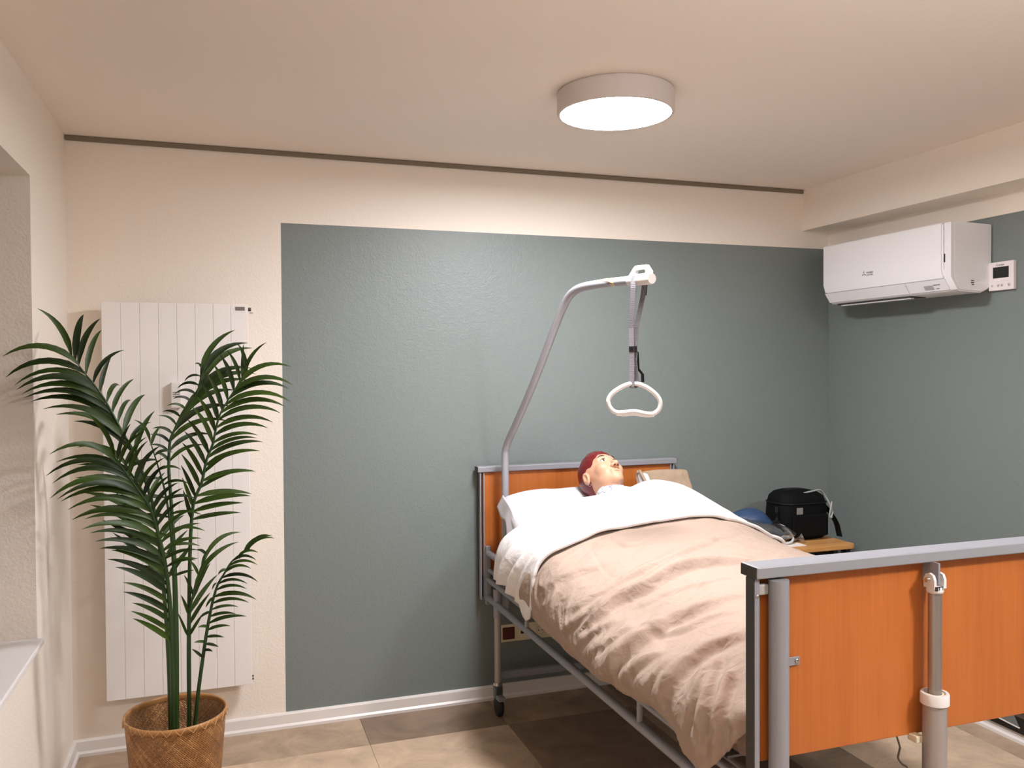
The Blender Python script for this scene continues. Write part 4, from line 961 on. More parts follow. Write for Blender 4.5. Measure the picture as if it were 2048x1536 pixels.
# fin with a slot on top of the cap
bm = bmesh.new()
out = [(-.005, .012), (.028, .045), (.038, .050), (.094, .050), (.118, .025), (.118, .012)]
inn = [(.040, .022), (.040, .036), (.090, .036), (.090, .022)]
def fin(u, v, w): return A0 + d * u + up * v + sd * w
ang = lambda p: math.atan2(p[1] - .028, p[0] - .065)
ring_o = [(-.005, .012), (.012, .029), (.028, .045), (.038, .050), (.066, .050), (.094, .050), (.106, .038), (.118, .025), (.118, .012), (.066, .010)]
ring_i = [(.038, .021), (.035, .026), (.037, .032), (.044, .035), (.066, .035), (.086, .035), (.092, .032), (.094, .026), (.092, .021), (.066, .020)]
lay = []
for w in (-.0075, .0075):
    lay.append(([bm.verts.new(fin(*p, w)) for p in ring_o], [bm.verts.new(fin(*p, w)) for p in ring_i]))
n = len(ring_o)
for i in range(n):
    j = (i + 1) % n
    for k, (o_, i_) in enumerate(lay):
        q = (o_[i], o_[j], i_[j], i_[i]); bm.faces.new(q if k else q[::-1])
    bm.faces.new((lay[0][0][i], lay[0][0][j], lay[1][0][j], lay[1][0][i])); bm.faces.new((lay[0][1][i], lay[0][1][j], lay[1][1][j], lay[1][1][i]))
link('hook_fin', bm, M_WPL, hk)
bm = bmesh.new()
t0 = A0 - d * .150; R = .0169
for k in range(7):
    a0 = -1.25 + 2.4 * k / 7; a1 = -1.25 + 2.4 * (k + 1) / 7
    def sp(a, u): return t0 + d * u + (-sd) * (math.cos(a) * R) + up * (math.sin(a) * R)
    if sd.dot(Vector((-.4, -.9, 0))) > 0:
        def sp(a, u): return t0 + d * u + sd * (math.cos(a) * R) + up * (math.sin(a) * R)
    bm.faces.new([bm.verts.new(p) for p in (sp(a0, 0), sp(a0, .072), sp(a1, .072), sp(a1, 0))])
st = link('warning_sticker', bm, mat('cream sticker', (.88, .82, .60), .5), pole)
bm = bmesh.new(); R = .0172
for a, u0, u1 in ((.50, .008, .064), (.15, .008, .044), (-.15, .006, .052), (-.45, .008, .062)):
    bm.faces.new([bm.verts.new(p) for p in ((t0 + d * u0 + (sd if sd.dot(Vector((-.4, -.9, 0))) > 0 else -sd) * math.cos(a) * R + up * math.sin(a) * R),
        (t0 + d * u1 + (sd if sd.dot(Vector((-.4, -.9, 0))) > 0 else -sd) * math.cos(a) * R + up * math.sin(a) * R),
        (t0 + d * u1 + (sd if sd.dot(Vector((-.4, -.9, 0))) > 0 else -sd) * math.cos(a + .16) * R + up * math.sin(a + .16) * R),
        (t0 + d * u0 + (sd if sd.dot(Vector((-.4, -.9, 0))) > 0 else -sd) * math.cos(a + .16) * R + up * math.sin(a + .16) * R))])
link('sticker_print', bm, mat('brown print', (.30, .24, .14), .6), st)

GT = A0 + d * .045                                  # where the strap goes over the cap
gh = thing('grab_handle', 'white grab handle hanging from the pole on a grey strap', 'handle', (GT.x, GT.y, 1.40))
rx = Vector((.93, -.36, 0)).normalized(); ry = Vector((0, 0, 1)); rn = rx.cross(ry)
HCn = Vector((1.983, -1.062, 1.446))
def ribbon(name, P, w, side, m, th=.0016, parent=gh):
    bm = bmesh.new(); n = len(P); rows = []
    for i, p in enumerate(P):
        t = (Vector(P[min(i + 1, n - 1)]) - Vector(P[max(i - 1, 0)])).normalized(); nn = side.cross(t).normalized()
        rows.append([bm.verts.new(Vector(p) + side * a * w / 2 + nn * b_ * th / 2) for a, b_ in ((-1, -1), (1, -1), (1, 1), (-1, 1))])
    for a, b_ in zip(rows, rows[1:]):
        for k in range(4): bm.faces.new((a[k], a[(k + 1) % 4], b_[(k + 1) % 4], b_[k]))
    bm.faces.new(rows[0]); bm.faces.new(rows[-1][::-1])
    return link(name, bm, m, parent)
topz = HCn.z + .054
front = [GT + up * .0215 + sd * 0, GT + up * .012 - sd * .0195, GT - sd * .0215 - up * .006, GT - sd * .021 - up * .03]
if sd.dot(Vector((-.4, -.9, 0))) > 0:
    front = [GT + up * .0215, GT + up * .012 + sd * .0195, GT + sd * .0215 - up * .006, GT + sd * .021 - up * .03]; fs = sd
else: fs = -sd
bot = Vector((HCn.x, HCn.y, topz))
strap_side = Vector((.55, -.83, 0)).normalized()
web = mat('ribbed webbing', (.44, .425, .44), .8)
nt = web.node_tree; wv = nt.nodes.new('ShaderNodeTexWave'); wv.bands_direction = 'Z'; wv.inputs['Scale'].default_value = 95
tcn = nt.nodes.new('ShaderNodeTexCoord'); bpn = nt.nodes.new('ShaderNodeBump'); bpn.inputs['Strength'].default_value = .7; bpn.inputs['Distance'].default_value = .002
nt.links.new(tcn.outputs['Object'], wv.inputs['Vector']); nt.links.new(wv.outputs['Fac'], bpn.inputs['Height']); nt.links.new(bpn.outputs['Normal'], nt.nodes['Principled BSDF'].inputs['Normal'])
ribbon('strap_front', front + [bot + fs * .012 + Vector((0, 0, .2)), bot + fs * .010 + Vector((0, 0, .08)), bot + fs * .011 + Vector((0, 0, .012)), bot + fs * .012 - Vector((0, 0, .012)), bot - Vector((0, 0, .0155))], .020, strap_side, web)
back = [GT + up * .0215 + d * .008, GT + up * .010 - fs * .020 + d * .009, GT - fs * .0215 - up * .008 + d * .010, GT - fs * .016 - up * .06 + d * .008, bot - fs * .002 + Vector((.003, -.006, .2)), bot - fs * .003 + Vector((0, 0, .08)), bot - fs * .010 + Vector((0, 0, .014)), bot - fs * .010 - Vector((0, 0, .010)), bot - Vector((0, 0, .0145))]
ribbon('strap_back', back, .019, strap_side, web)
ribbon('strap_pad', [GT - fs * .0228 - up * .012 + d * .010, GT - fs * .0195 - up * .055 + d * .009], .021, strap_side, M_BLACK, .003)
bk = bot + Vector((0, 0, .125)) + fs * .004
bm = bmesh.new(); box(bm, -.0105, .0105, -.009, .009, -.0105, .0105, bevel=.002)
bmesh.ops.transform(bm, matrix=Matrix.Translation(bk) @ Matrix((strap_side, fs, (0, 0, 1))).transposed().to_4x4(), verts=bm.verts); link('buckle', bm, M_BLACK, gh)
ribbon('strap_tail', [bot - fs * .010 + Vector((.002, -.003, .115)), bot - fs * .011 + Vector((.003, -.005, .055)), bot - fs * .016 + Vector((.010, -.018, .034)), bot - fs * .017 + Vector((.010, -.018, .006))], .011, strap_side, M_BLACK, .003)
ring = [(0, .054), (.025, .050), (.055, .034), (.080, .012), (.0925, -.012), (.088, -.038), (.066, -.054), (.040, -.053), (0, -.045), (-.040, -.049), (-.066, -.048), (-.086, -.032), (-.0925, -.006), (-.080, .018), (-.055, .037), (-.025, .051)]
rp = [HCn + rx * a + ry * (b_ + .0) for a, b_ in ring]
cl = catmull(rp + rp[:2], 5)[: len(rp) * 5]
bm = bmesh.new(); tube(bm, cl, .0084, 12, closed=True)
gr = link('grip_ring', bm, M_WPL, gh)
bm = bmesh.new(); low = catmull([HCn + rx * a + ry * (b_ - .008) for a, b_ in ((.070, -.051), (.040, -.053), (0, -.047), (-.040, -.049), (-.066, -.046))], 4)
tube(bm, low, .0062, 10); link('grip_rib', bm, M_WPL, gr)

# ------------------------------------------------------------------ air conditioner on the right wall
ac = thing('air_conditioner', 'white split air conditioner under the ceiling beam, high on the right wall', 'air conditioner', (W - .115, -.637, 1.87))
Y0, Y1 = -1.032, -.242
M_AC = mat('white appliance plastic', (.93, .93, .94), .34)
prof = [(W - .0005, 2.160), (W - .20, 2.165), (W - .214, 2.160), (W - .214, 1.935), (W - .186, 1.880), (W - .176, 1.873), (W - .06, 1.868), (W - .0005, 1.893)]
bm = bmesh.new(); prism(bm, prof, 'y', Y0, Y1)
bmesh.ops.bevel(bm, geom=[e for e in bm.edges if abs(e.verts[0].co.y - e.verts[1].co.y) < 1e-6], offset=.006, segments=3, affect='EDGES')
link('housing', bm, M_AC, ac, auto=35)
# front panel: flat face with a bevelled lower band
FX = W - .230
fp = [(W - .2125, 2.158), (FX + .004, 2.163), (FX, 2.158), (FX, 1.966), (FX + .012, 1.930), (W - .2125, 1.930)]
bm = bmesh.new(); prism(bm, fp, 'y', Y0 + .042, Y1)
bmesh.ops.bevel(bm, geom=[e for e in bm.edges if abs(e.verts[0].co.y - e.verts[1].co.y) < 1e-6 and e.verts[0].co.y < -.9], offset=.007, segments=3, affect='EDGES')
fpo = link('front_panel', bm, M_AC, ac, auto=35)
bm = bmesh.new(); prism(bm, [(W - .2145, 2.16), (W - .226, 2.16), (W - .226, 1.932), (W - .190, 1.879), (W - .186, 1.879), (W - .2145, 1.93)], 'y', Y0 + .001, Y0 + .036)
link('end_trim', bm, M_AC, ac, auto=35)
def slant(name, ya, yb, m, lift=.0):
    bm = bmesh.new(); prism(bm, [(W - .2205 - lift, 1.925), (W - .1905 - lift, 1.881), (W - .180, 1.880), (W - .212, 1.928)], 'y', ya, yb)
    return link(name, bm, m, ac)
slant('air_flap', Y0 + .262, Y1 - .022, M_AC, .001)
slant('receiver_cover', Y0 + .038, Y0 + .256, M_AC, .001)
slant('left_cheek', Y1 - .020, Y1 - .001, M_AC, .001)
bm = bmesh.new(); box(bm, W - .178, W - .09, Y0 + .27, Y1 - .04, 1.8665, 1.8725); link('outlet', bm, M_DGREY, ac)
bm = bmesh.new(); box(bm, W - .172, W - .15, Y0 + .275, Y1 - .06, 1.8610, 1.8670, bevel=.002); link('outlet_vane', bm, M_AC, ac)
link('panel_dent', B(W - .2275, W - .2255, Y0 + .030, Y0 + .037, 1.995, 2.03), M_DGREY, ac)
# print on the front: emblem and maker's name, display and status lamps' captions
RF = Matrix(((0, 0, -1), (-1, 0, 0), (0, 1, 0)))      # text x to -y, text y to z, facing -x
M_INK = mat('dark print', (.22, .22, .24), .6)
bm = bmesh.new()
def diamond(cy, cz, ang, a=.0085, b_=.0048):
    u = Vector((0, -math.cos(ang), math.sin(ang))); v = Vector((0, math.sin(ang), math.cos(ang)))
    c = Vector((FX - .0004, cy, cz))
    bm.faces.new([bm.verts.new(c + u * a), bm.verts.new(c + v * b_ * .55), bm.verts.new(c - u * a), bm.verts.new(c - v * b_ * .55)])
ey, ez = -.528, 1.995
for k in range(3):
    an = PI / 2 + k * 2 * PI / 3
    diamond(ey - .0078 * math.cos(an), ez + .0078 * math.sin(an), an)
link('emblem', bm, M_INK, fpo)
text('maker_name', 'MITSUBISHI', .0115, (FX - .0002, ey - .017, ez + .0005), RF, M_INK, fpo, sx=.72)
text('maker_name', 'ELECTRIC', .0115, (FX - .0002, ey - .017, ez - .0105), RF, M_INK, fpo, sx=.86)
ns = (Vector((W - .2205, 0, 1.925)) - Vector((W - .1905, 0, 1.881))).normalized()
RS = Matrix(((ns.x * 0, ns.x, -ns.z), (-1, 0, 0), (0, ns.z, ns.x)))
def onslant(y, t): return Vector((W - .2205 - .0015 + .030 * t, y, 1.925 - .044 * t))
bm = bmesh.new(); 
a, b_ = Y0 + .165, Y0 + .115
bm.faces.new([bm.verts.new(onslant(a, .45) + Vector((-.0005, 0, 0))), bm.verts.new(onslant(b_, .45) + Vector((-.0005, 0, 0))), bm.verts.new(onslant(b_, .86) + Vector((-.0005, 0, 0))), bm.verts.new(onslant(a, .86) + Vector((-.0005, 0, 0)))])
link('receiver_window', bm, mat('grey window', (.68, .67, .68), .3), ac)
text('caption', 'OPERATION', .0085, onslant(Y0 + .112, .50) + Vector((-.0006, 0, 0)), RS, mat('grey print', (.5, .5, .5), .6), ac, sx=.8)
text('caption', 'i-save', .0085, onslant(Y0 + .104, .82) + Vector((-.0006, 0, 0)), RS, MATS['grey print'], ac, sx=.9)
bm = bmesh.new()
for k, (w0, w1) in enumerate(((.0, .016), (.0, .016), (.004, .016))):
    box(bm, W - .118 + w0, W - .118 + w1, Y0 - .0012, Y0 + .001, 1.916 - k * .0085 + (0 if k < 2 else -.0), 1.9195 - k * .0085)
link('side_slots', bm, M_BLACK, ac)
# room control beside it
th = thing('room_controller', 'white square wall controller with a dark display beside the air conditioner', 'controller', (W - .01, -1.09, 1.875))
TY0, TY1, TZ0, TZ1, TX = -1.150, -1.030, 1.874, 1.994, W - .0185
link('case', B(TX, W - .0005, TY0, TY1, TZ0, TZ1, bevel=.0025), mat('controller white', (.90, .87, .87), .35), th)
link('display', B(TX - .0008, TX + .001, TY0 + .022, TY1 - .022, TZ0 + .052, TZ1 - .022), mat('dark lcd', (.085, .10, .075), .2), th)
text('maker_name', 'MITSUBISHI', .0075, (TX - .0002, -1.078, TZ1 - .0165), RF, M_INK, th, sx=.75)
bm = bmesh.new(); ey2, ez2 = -1.071, TZ1 - .0135
FXs = FX; FX = TX
for k in range(3):
    an = PI / 2 + k * 2 * PI / 3; diamond(ey2 - .0034 * math.cos(an), ez2 + .0034 * math.sin(an), an, .0038, .0024)
FX = FXs
link('emblem', bm, M_INK, th)
for k in range(4):
    link('soft_key', B(TX - .0012, TX + .001, TY1 - .024 - (k + 1) * .0175 - .001, TY1 - .024 - k * .0175 - .0025, TZ0 + .040, TZ0 + .047, bevel=.0006), mat('key white', (.93, .90, .90), .4), th)
for y, r_ in ((-1.048, .005), (-1.078, .0062), (-1.096, .0062), (-1.130, .0075)):
    bm = bmesh.new(); lathe(bm, [(0, .0014), (r_ - .001, .0014), (r_, 0)], (0, 0, 0), 16)
    bmesh.ops.transform(bm, matrix=Matrix.Translation((TX - .0002, y, TZ0 + .021)) @ Matrix.Rotation(-PI / 2, 4, 'Y'), verts=bm.verts)
    bt = link('button', bm, mat('button grey', (.74, .71, .71), .4), th)
    bm = bmesh.new(); box(bm, TX - .0021, TX - .0014, y - r_ * .3, y + r_ * .3, TZ0 + .021 - r_ * .2, TZ0 + .021 + r_ * .2); link('button_mark', bm, MATS['grey print'], bt)

# ------------------------------------------------------------------ bedside table and what stands on it
tb = thing('side_table', 'oak topped side table with black legs in the corner beyond the bed', 'table', (3.1, -.30, 0))
TZ = .720
bm = bmesh.new(); prism(bm, [(2.80, -.545), (3.385, -.545), (3.402, -.540), (3.412, -.528), (3.412, -.06), (2.80, -.06)], 'z', TZ - .022, TZ)
bmesh.ops.bevel(bm, geom=[e for e in bm.edges if abs(e.verts[0].co.z - e.verts[1].co.z) < 1e-6], offset=.003, segments=2, affect='EDGES')
link('table_top', bm, M_OAK, tb)
M_LEG = mat('black steel', (.06, .06, .06), .45)
for x in (2.86, 3.335):
    for y in (-.44, -.12): link('leg', B(x - .014, x + .014, y - .014, y + .014, 0, TZ - .022, bevel=.002), M_LEG, tb)
    link('foot_bar', B(x - .016, x + .016, -.50, -.06, .0, .028, bevel=.003), M_LEG, tb)
for y in (-.44, -.12): link('cross_bar', B(2.874, 3.321, y - .010, y + .010, TZ - .066, TZ - .024), M_LEG, tb)
bm = bmesh.new()
prism(bm, [(3.10, TZ - .022), (3.19, TZ - .022), (3.186, TZ - .06), (3.165, TZ - .085), (3.125, TZ - .085), (3.105, TZ - .06)], 'y', -.50, -.46)
link('under_bracket', bm, M_LEG, tb)
for x in (3.30, 3.372): link('under_bracket', B(x - .012, x + .012, -.535, -.50, TZ - .07, TZ - .022), M_LEG, tb)

bag = thing('shoulder_bag', 'black shoulder bag on the side table, grey tubing looped over its top', 'bag', (3.255, -.31, TZ))
def rounded_loft(secs, n=40, p=3.4):
    """stack of superellipse sections: (z, cx, cy, rx, ry)"""
    V = np.zeros((n, len(secs) + 2, 3))
    for i in range(n):
        a = 2 * PI * i / n; ca, sa = math.cos(a), math.sin(a)
        k = (abs(ca) ** p + abs(sa) ** p) ** (-1 / p)
        for j, (z, x, y, rx_, ry_) in enumerate(secs): V[i, j + 1] = (x + rx_ * ca * k, y + ry_ * sa * k, z)
        V[i, 0] = (secs[0][1], secs[0][2], secs[0][0]); V[i, -1] = (secs[-1][1], secs[-1][2], secs[-1][0])
    return V
BGX, BGY = 3.258, -.30
M_BAG = mat('black nylon', (.035, .035, .038), .75, bump=(60, .3, .004), spec=.12)
M_BAG2 = mat('black trim', (.05, .05, .055), .55, spec=.25)
secs = [(TZ + .001, BGX, BGY, .122, .080), (TZ + .012, BGX, BGY, .137, .094), (TZ + .05, BGX, BGY, .142, .100), (TZ + .12, BGX, BGY, .141, .100), (TZ + .175, BGX, BGY, .137, .096), (TZ + .208, BGX - .002, BGY, .126, .088), (TZ + .227, BGX - .008, BGY, .100, .070), (TZ + .236, BGX - .014, BGY, .062, .046)]
grid_mesh('bag_body', rounded_loft(secs), M_BAG, bag, closed_u=True)
bm = bmesh.new()
V = rounded_loft([(TZ + .176, BGX, BGY, .139, .098)])[:, 1]
tube(bm, [tuple(v) for v in V], .0035, 6, closed=True); link('zip_piping', bm, M_BAG2, bag)
bm = bmesh.new(); box(bm, BGX - .098, BGX + .105, BGY - .110, BGY - .097, TZ + .02, TZ + .125, bevel=.006, seg=3); link('front_pocket', bm, M_BAG, bag)
bm = bmesh.new(); box(bm, BGX - .072, BGX - .038, BGY - .1025, BGY - .0985, TZ + .128, TZ + .160, bevel=.001); link('label_patch', bm, mat('grey patch', (.46, .46, .45), .6), bag)
def flat_strap(name, P, w, side, m, par): return ribbon(name, P, w, Vector(side).normalized(), m, .003, par)
flat_strap('carry_strap', catmull([(BGX + .136, BGY - .02, TZ + .165), (BGX + .152, BGY - .05, TZ + .13), (BGX + .178, BGY - .075, TZ + .07), (BGX + .190, BGY - .085, TZ + .004)], 5), .030, (.3, -1, 0), M_BAG2, bag)
flat_strap('side_loop', catmull([(BGX - .136, BGY - .03, TZ + .16), (BGX - .150, BGY - .05, TZ + .135), (BGX - .146, BGY - .05, TZ + .11), (BGX - .17, BGY - .06, TZ + .085)], 4), .018, (.2, -1, 0), M_BAG2, bag)
bm = bmesh.new(); box(bm, BGX - .185, BGX - .150, BGY - .075, BGY - .055, TZ + .088, TZ + .100, bevel=.002); link('side_buckle', bm, M_BAG2, bag)
flat_strap('top_handle', catmull([(BGX - .08, BGY, TZ + .231), (BGX - .05, BGY - .01, TZ + .2385), (BGX + .01, BGY - .01, TZ + .2385), (BGX + .05, BGY, TZ + .231)], 5), .028, (0, 1, .1), M_BAG2, bag)
tub = tag(link('tubing', T(catmull([(BGX - .010, BGY - .066, TZ + .224), (BGX + .04, BGY - .070, TZ + .232), (BGX + .09, BGY - .066, TZ + .234), (BGX + .125, BGY - .058, TZ + .205), (BGX + .139, BGY - .075, TZ + .165), (BGX + .140, BGY - .090, TZ + .135), (BGX + .126, BGY - .106, TZ + .105),
        (BGX + .112, BGY - .108, TZ + .112), (BGX + .118, BGY - .108, TZ + .150), (BGX + .134, BGY - .096, TZ + .178), (BGX + .142, BGY - .085, TZ + .150), (BGX + .133, BGY - .103, TZ + .130), (BGX + .122, BGY - .109, TZ + .112), (BGX + .116, BGY - .112, TZ + .104)], 8), .0042, 8),
        mat('grey tubing', (.60, .61, .61), .35)), 'loop of grey tubing draped over the black shoulder bag', 'tube')

# blue mask in a clear plastic bag
mk = thing('blue_mask', 'blue breathing mask packed inside a clear plastic bag', 'mask', (3.0, -.36, TZ))
M_BLUE = mat('blue silicone', (.16, .25, .37), .4, var=(25, .35))
V = np.zeros((36, 18, 3))
for i in range(36):
    for j in range(18):
        a = 2 * PI * i / 36; b_ = -PI / 2 + PI * j / 17
        x, y, z = .135 * math.cos(b_) * math.cos(a), .075 * math.cos(b_) * math.sin(a), .052 * math.sin(b_)
        z += .018 * math.cos(x * 22)
        V[i, j] = (x, y, max(z, -.045))
Rm = Matrix.Rotation(math.radians(-6), 3, 'Z') @ Matrix.Rotation(math.radians(16), 3, 'Y')
V = V @ np.array(Rm).T + np.array([2.962, -.36, TZ + .098])
grid_mesh('mask_shell', V, M_BLUE, mk, closed_u=True)
for x, y, z in ((3.050, -.425, TZ + .064), (3.075, -.43, TZ + .040)):
    link('port', T([(x, y + .02, z), (x, y - .012, z)], [.014, .016], 14), M_BLUE, mk)
link('mask_tube', T(catmull([(3.09, -.36, TZ + .085), (3.125, -.39, TZ + .07), (3.14, -.43, TZ + .03), (3.11, -.455, TZ + .012), (3.06, -.46, TZ + .01)], 6), .006, 8), mat('clear tube', (.75, .76, .76), .25), mk)
pb = thing('plastic_bag', 'crumpled clear plastic bag around the blue mask on the side table', 'bag', (3.0, -.36, TZ))
cl_m = bpy.data.materials.new('clear film'); cl_m.use_nodes = True
n = cl_m.node_tree.nodes; l = cl_m.node_tree.links
tr = n.new('ShaderNodeBsdfTransparent'); gl = n.new('ShaderNodeBsdfGlossy'); gl.inputs['Roughness'].default_value = .2
df = n.new('ShaderNodeBsdfTranslucent'); df.inputs['Color'].default_value = (.9, .9, .9, 1)
lw = n.new('ShaderNodeLayerWeight'); lw.inputs['Blend'].default_value = .5
m1 = n.new('ShaderNodeMixShader'); m2 = n.new('ShaderNodeMixShader'); m1.inputs[0].default_value = .16
m1.inputs[0].default_value = .42
l.new(tr.outputs[0], m1.inputs[1]); l.new(df.outputs[0], m1.inputs[2]); l.new(lw.outputs['Facing'], m2.inputs[0]); l.new(m1.outputs[0], m2.inputs[1]); l.new(gl.outputs[0], m2.inputs[2])
l.new(m2.outputs[0], n['Material Output'].inputs['Surface'])
V = np.zeros((70, 40, 3))
for i in range(70):
    for j in range(40):
        a = 2 * PI * i / 70; b_ = -PI / 2 + PI * j / 39
        cxx = abs(math.cos(a)) ** .8 * math.copysign(1, math.cos(a)); sx_ = abs(math.sin(a)) ** .8 * math.copysign(1, math.sin(a))
        p = Vector((.205 * math.cos(b_) * cxx, .105 * math.cos(b_) * sx_, .068 * math.sin(b_)))
        p *= 1 + .10 * noise.noise(p * 18) + .05 * noise.noise(p * 45)
        t = (p.x + .2) / .4
        V[i, j] = (2.975 + p.x, -.365 + p.y, max(TZ + .002, TZ + .092 - .055 * t + p.z * (1.15 - .55 * t)))
grid_mesh('film', V, cl_m, pb, closed_u=True)
V = np.zeros((16, 12, 3))
for i in range(16):
    for j in range(12):
        u, v = i / 15, j / 11
        V[i, j] = (3.135 + .07 * u, -.44 + .14 * v - .02 * u, TZ + .012 + .055 * v * (1 - .2 * u) + .012 * math.sin(v * 9 + u * 4) * (.4 + u))
grid_mesh('open_end', V, cl_m, pb)
pc = tag(link('paper_slip', B(3.06, 3.165, -.50, -.43, TZ + .0005, TZ + .0025), mat('white paper', (.88, .84, .81), .7)), 'white paper slip lying under the clear plastic bag', 'paper')

# ------------------------------------------------------------------ black board on the right wall, low down behind the foot of the bed
bb = thing('wall_board', 'black board fixed low on the right wall, seen under the footboard', 'board', (W, -1.3, .07))
link('panel', B(W - .026, W - .0005, -1.75, -.80, .043, .60, bevel=.003), mat('black laminate', (.045, .045, .042), .35), bb)
bm = bmesh.new(); prism(bm, [(-.98, .082), (-1.195, .070), (-1.165, .118), (-1.10, .16), (-.98, .16)], 'x', W - .029, W - .0255)
link('grey_plate', bm, mat('grey plate', (.42, .43, .42), .35), bb)
bm = bmesh.new(); prism(bm, [(-.98, .078), (-1.197, .066), (-1.197, .071), (-.98, .083)], 'x', W - .031, W - .0255)
link('plate_edge', bm, M_WPL, bb)

# ------------------------------------------------------------------ woven basket
PX0, PY0, PR, PH = .4175, -.600, .168, .353
bk_t = thing('woven_basket', 'woven bamboo basket holding the palm by the radiator', 'basket', (PX0, PY0, 0))
wm = bpy.data.materials.new('woven bamboo'); wm.use_nodes = True
nt = wm.node_tree; n = nt.nodes; l = nt.links; b = n['Principled BSDF']
uv = n.new('ShaderNodeUVMap'); sep = n.new('ShaderNodeSeparateXYZ'); l.new(uv.outputs[0], sep.inputs[0])
def M(op, a, b_=None, c=None):
    q = n.new('ShaderNodeMath'); q.operation = op
    for i, x in enumerate((a, b_, c)):
        if x is None: continue
        if isinstance(x, (int, float)): q.inputs[i].default_value = x
        else: l.new(x, q.inputs[i])
    return q.outputs[0]
NS, NV = 132.0, 44.0                   # strip pairs round the basket and up its side
ua = M('MULTIPLY', sep.outputs['X'], NS); va = M('MULTIPLY', sep.outputs['Y'], NV)
p = M('ADD', ua, va); q_ = M('SUBTRACT', ua, va)
fp_ = M('FRACT', p); fq = M('FRACT', q_); ip = M('FLOOR', p); iq = M('FLOOR', q_)
inp = M('LESS_THAN', fp_, .80); inq = M('LESS_THAN', fq, .80)
# twill: which family lies on top, in steps of three
tw = M('LESS_THAN', M('FRACT', M('DIVIDE', M('ADD', M('MULTIPLY', ip, 1.0), M('MULTIPLY', iq, 2.0)), 5.0)), .5)
gap = M('MULTIPLY', M('SUBTRACT', 1.0, inp), M('SUBTRACT', 1.0, inq))
hp = M('MULTIPLY', M('SINE', M('MULTIPLY', fp_, PI / .8)), inp); hq = M('MULTIPLY', M('SINE', M('MULTIPLY', fq, PI / .8)), inq)
topp = M('MULTIPLY', inp, M('MAXIMUM', tw, M('SUBTRACT', 1.0, inq)))
hgt = M('ADD', M('MULTIPLY', topp, M('ADD', hp, .4)), M('MULTIPLY', M('SUBTRACT', 1.0, topp), hq))
wn = n.new('ShaderNodeTexWhiteNoise'); wn.noise_dimensions = '2D'
cb = n.new('ShaderNodeCombineXYZ')
sid = M('ADD', M('MULTIPLY', topp, ip), M('MULTIPLY', M('SUBTRACT', 1.0, topp), M('ADD', iq, 500.0)))
l.new(sid, cb.inputs[0]); l.new(wn.outputs['Value'], M('ADD', 0.0, 0.0).node.inputs[0]) if False else None
l.new(cb.outputs[0], wn.inputs['Vector'])
rp_ = n.new('ShaderNodeValToRGB')
rp_.color_ramp.elements[0].position = 0; rp_.color_ramp.elements[0].color = (*lin((.50, .33, .17)), 1)
rp_.color_ramp.elements[1].position = 1; rp_.color_ramp.elements[1].color = (*lin((.86, .66, .42)), 1)
e = rp_.color_ramp.elements.new(.6); e.color = (*lin((.68, .47, .26)), 1)
tcb = n.new('ShaderNodeTexCoord'); nzb = n.new('ShaderNodeTexNoise'); nzb.inputs['Scale'].default_value = 14
l.new(tcb.outputs['Object'], nzb.inputs['Vector'])
l.new(M('ADD', M('MULTIPLY', wn.outputs['Value'], .55), M('MULTIPLY_ADD', nzb.outputs['Fac'], 1.1, -.32)), rp_.inputs['Fac'])
l.new(rp_.outputs['Color'], b.inputs['Base Color']); b.inputs['Roughness'].default_value = .5
bp = n.new('ShaderNodeBump'); bp.inputs['Strength'].default_value = .9; bp.inputs['Distance'].default_value = .003
l.new(hgt, bp.inputs['Height']); l.new(bp.outputs['Normal'], b.inputs['Normal'])
tr = n.new('ShaderNodeBsdfTransparent'); mx = n.new('ShaderNodeMixShader')
l.new(gap, mx.inputs[0]); l.new(b.outputs[0], mx.inputs[1]); l.new(tr.outputs[0], mx.inputs[2]); l.new(mx.outputs[0], n['Material Output'].inputs['Surface'])
def basket_r(z): return PR * (.80 + .20 * (z / PH) ** .8)
bm = bmesh.new(); uvl = bm.loops.layers.uv.new('UVMap'); seg, nz = 72, 16; rows = []
for j in range(nz + 1):
    z = .004 + (PH - .004) * j / nz; r_ = basket_r(z)
    rows.append([bm.verts.new((PX0 + r_ * math.cos(2 * PI * k / seg), PY0 + r_ * math.sin(2 * PI * k / seg), z)) for k in range(seg)])
for j in range(nz):
    for k in range(seg):
        f = bm.faces.new((rows[j][k], rows[j][(k + 1) % seg], rows[j + 1][(k + 1) % seg], rows[j + 1][k])); f.smooth = True
        for lp, (a, c) in zip(f.loops, ((k, j), (k + 1, j), (k + 1, j + 1), (k, j + 1))): lp[uvl].uv = (a / seg, c / nz)
link('weave', bm, wm, bk_t, smooth=True)
M_BAM = mat('bamboo strip', (.66, .47, .27), .45, var=(30, .25)); M_BAM2 = mat('pale bamboo lacing', (.82, .66, .45), .5)
bm = bmesh.new(); lathe(bm, [(0, .002), (basket_r(0) - .002, .002), (basket_r(0) - .002, .006), (0, .006)], (PX0, PY0, 0), 40); link('basket_base', bm, M_BAM, bk_t)
bm = bmesh.new(); lathe(bm, [(PR - .0035, PH - .016), (PR + .003, PH - .016), (PR + .0048, PH - .004), (PR + .003, PH + .003), (PR - .003, PH + .003), (PR - .005, PH - .004), (PR - .0035, PH - .016)], (PX0, PY0, 0), 72)
link('rim', bm, M_BAM, bk_t)
zz = []
NZ = 26
for k in range(NZ * 2):
    a = 2 * PI * (k / (NZ * 2)); up_ = k % 2
    rr = PR + (.0062 if not up_ else .0030)
    zz.append((PX0 + rr * math.cos(a), PY0 + rr * math.sin(a), PH + (.0045 if up_ else -.018)))
bm = bmesh.new(); tube(bm, zz, .0013, 5, closed=True); link('rim_lacing', bm, M_BAM2, bk_t)

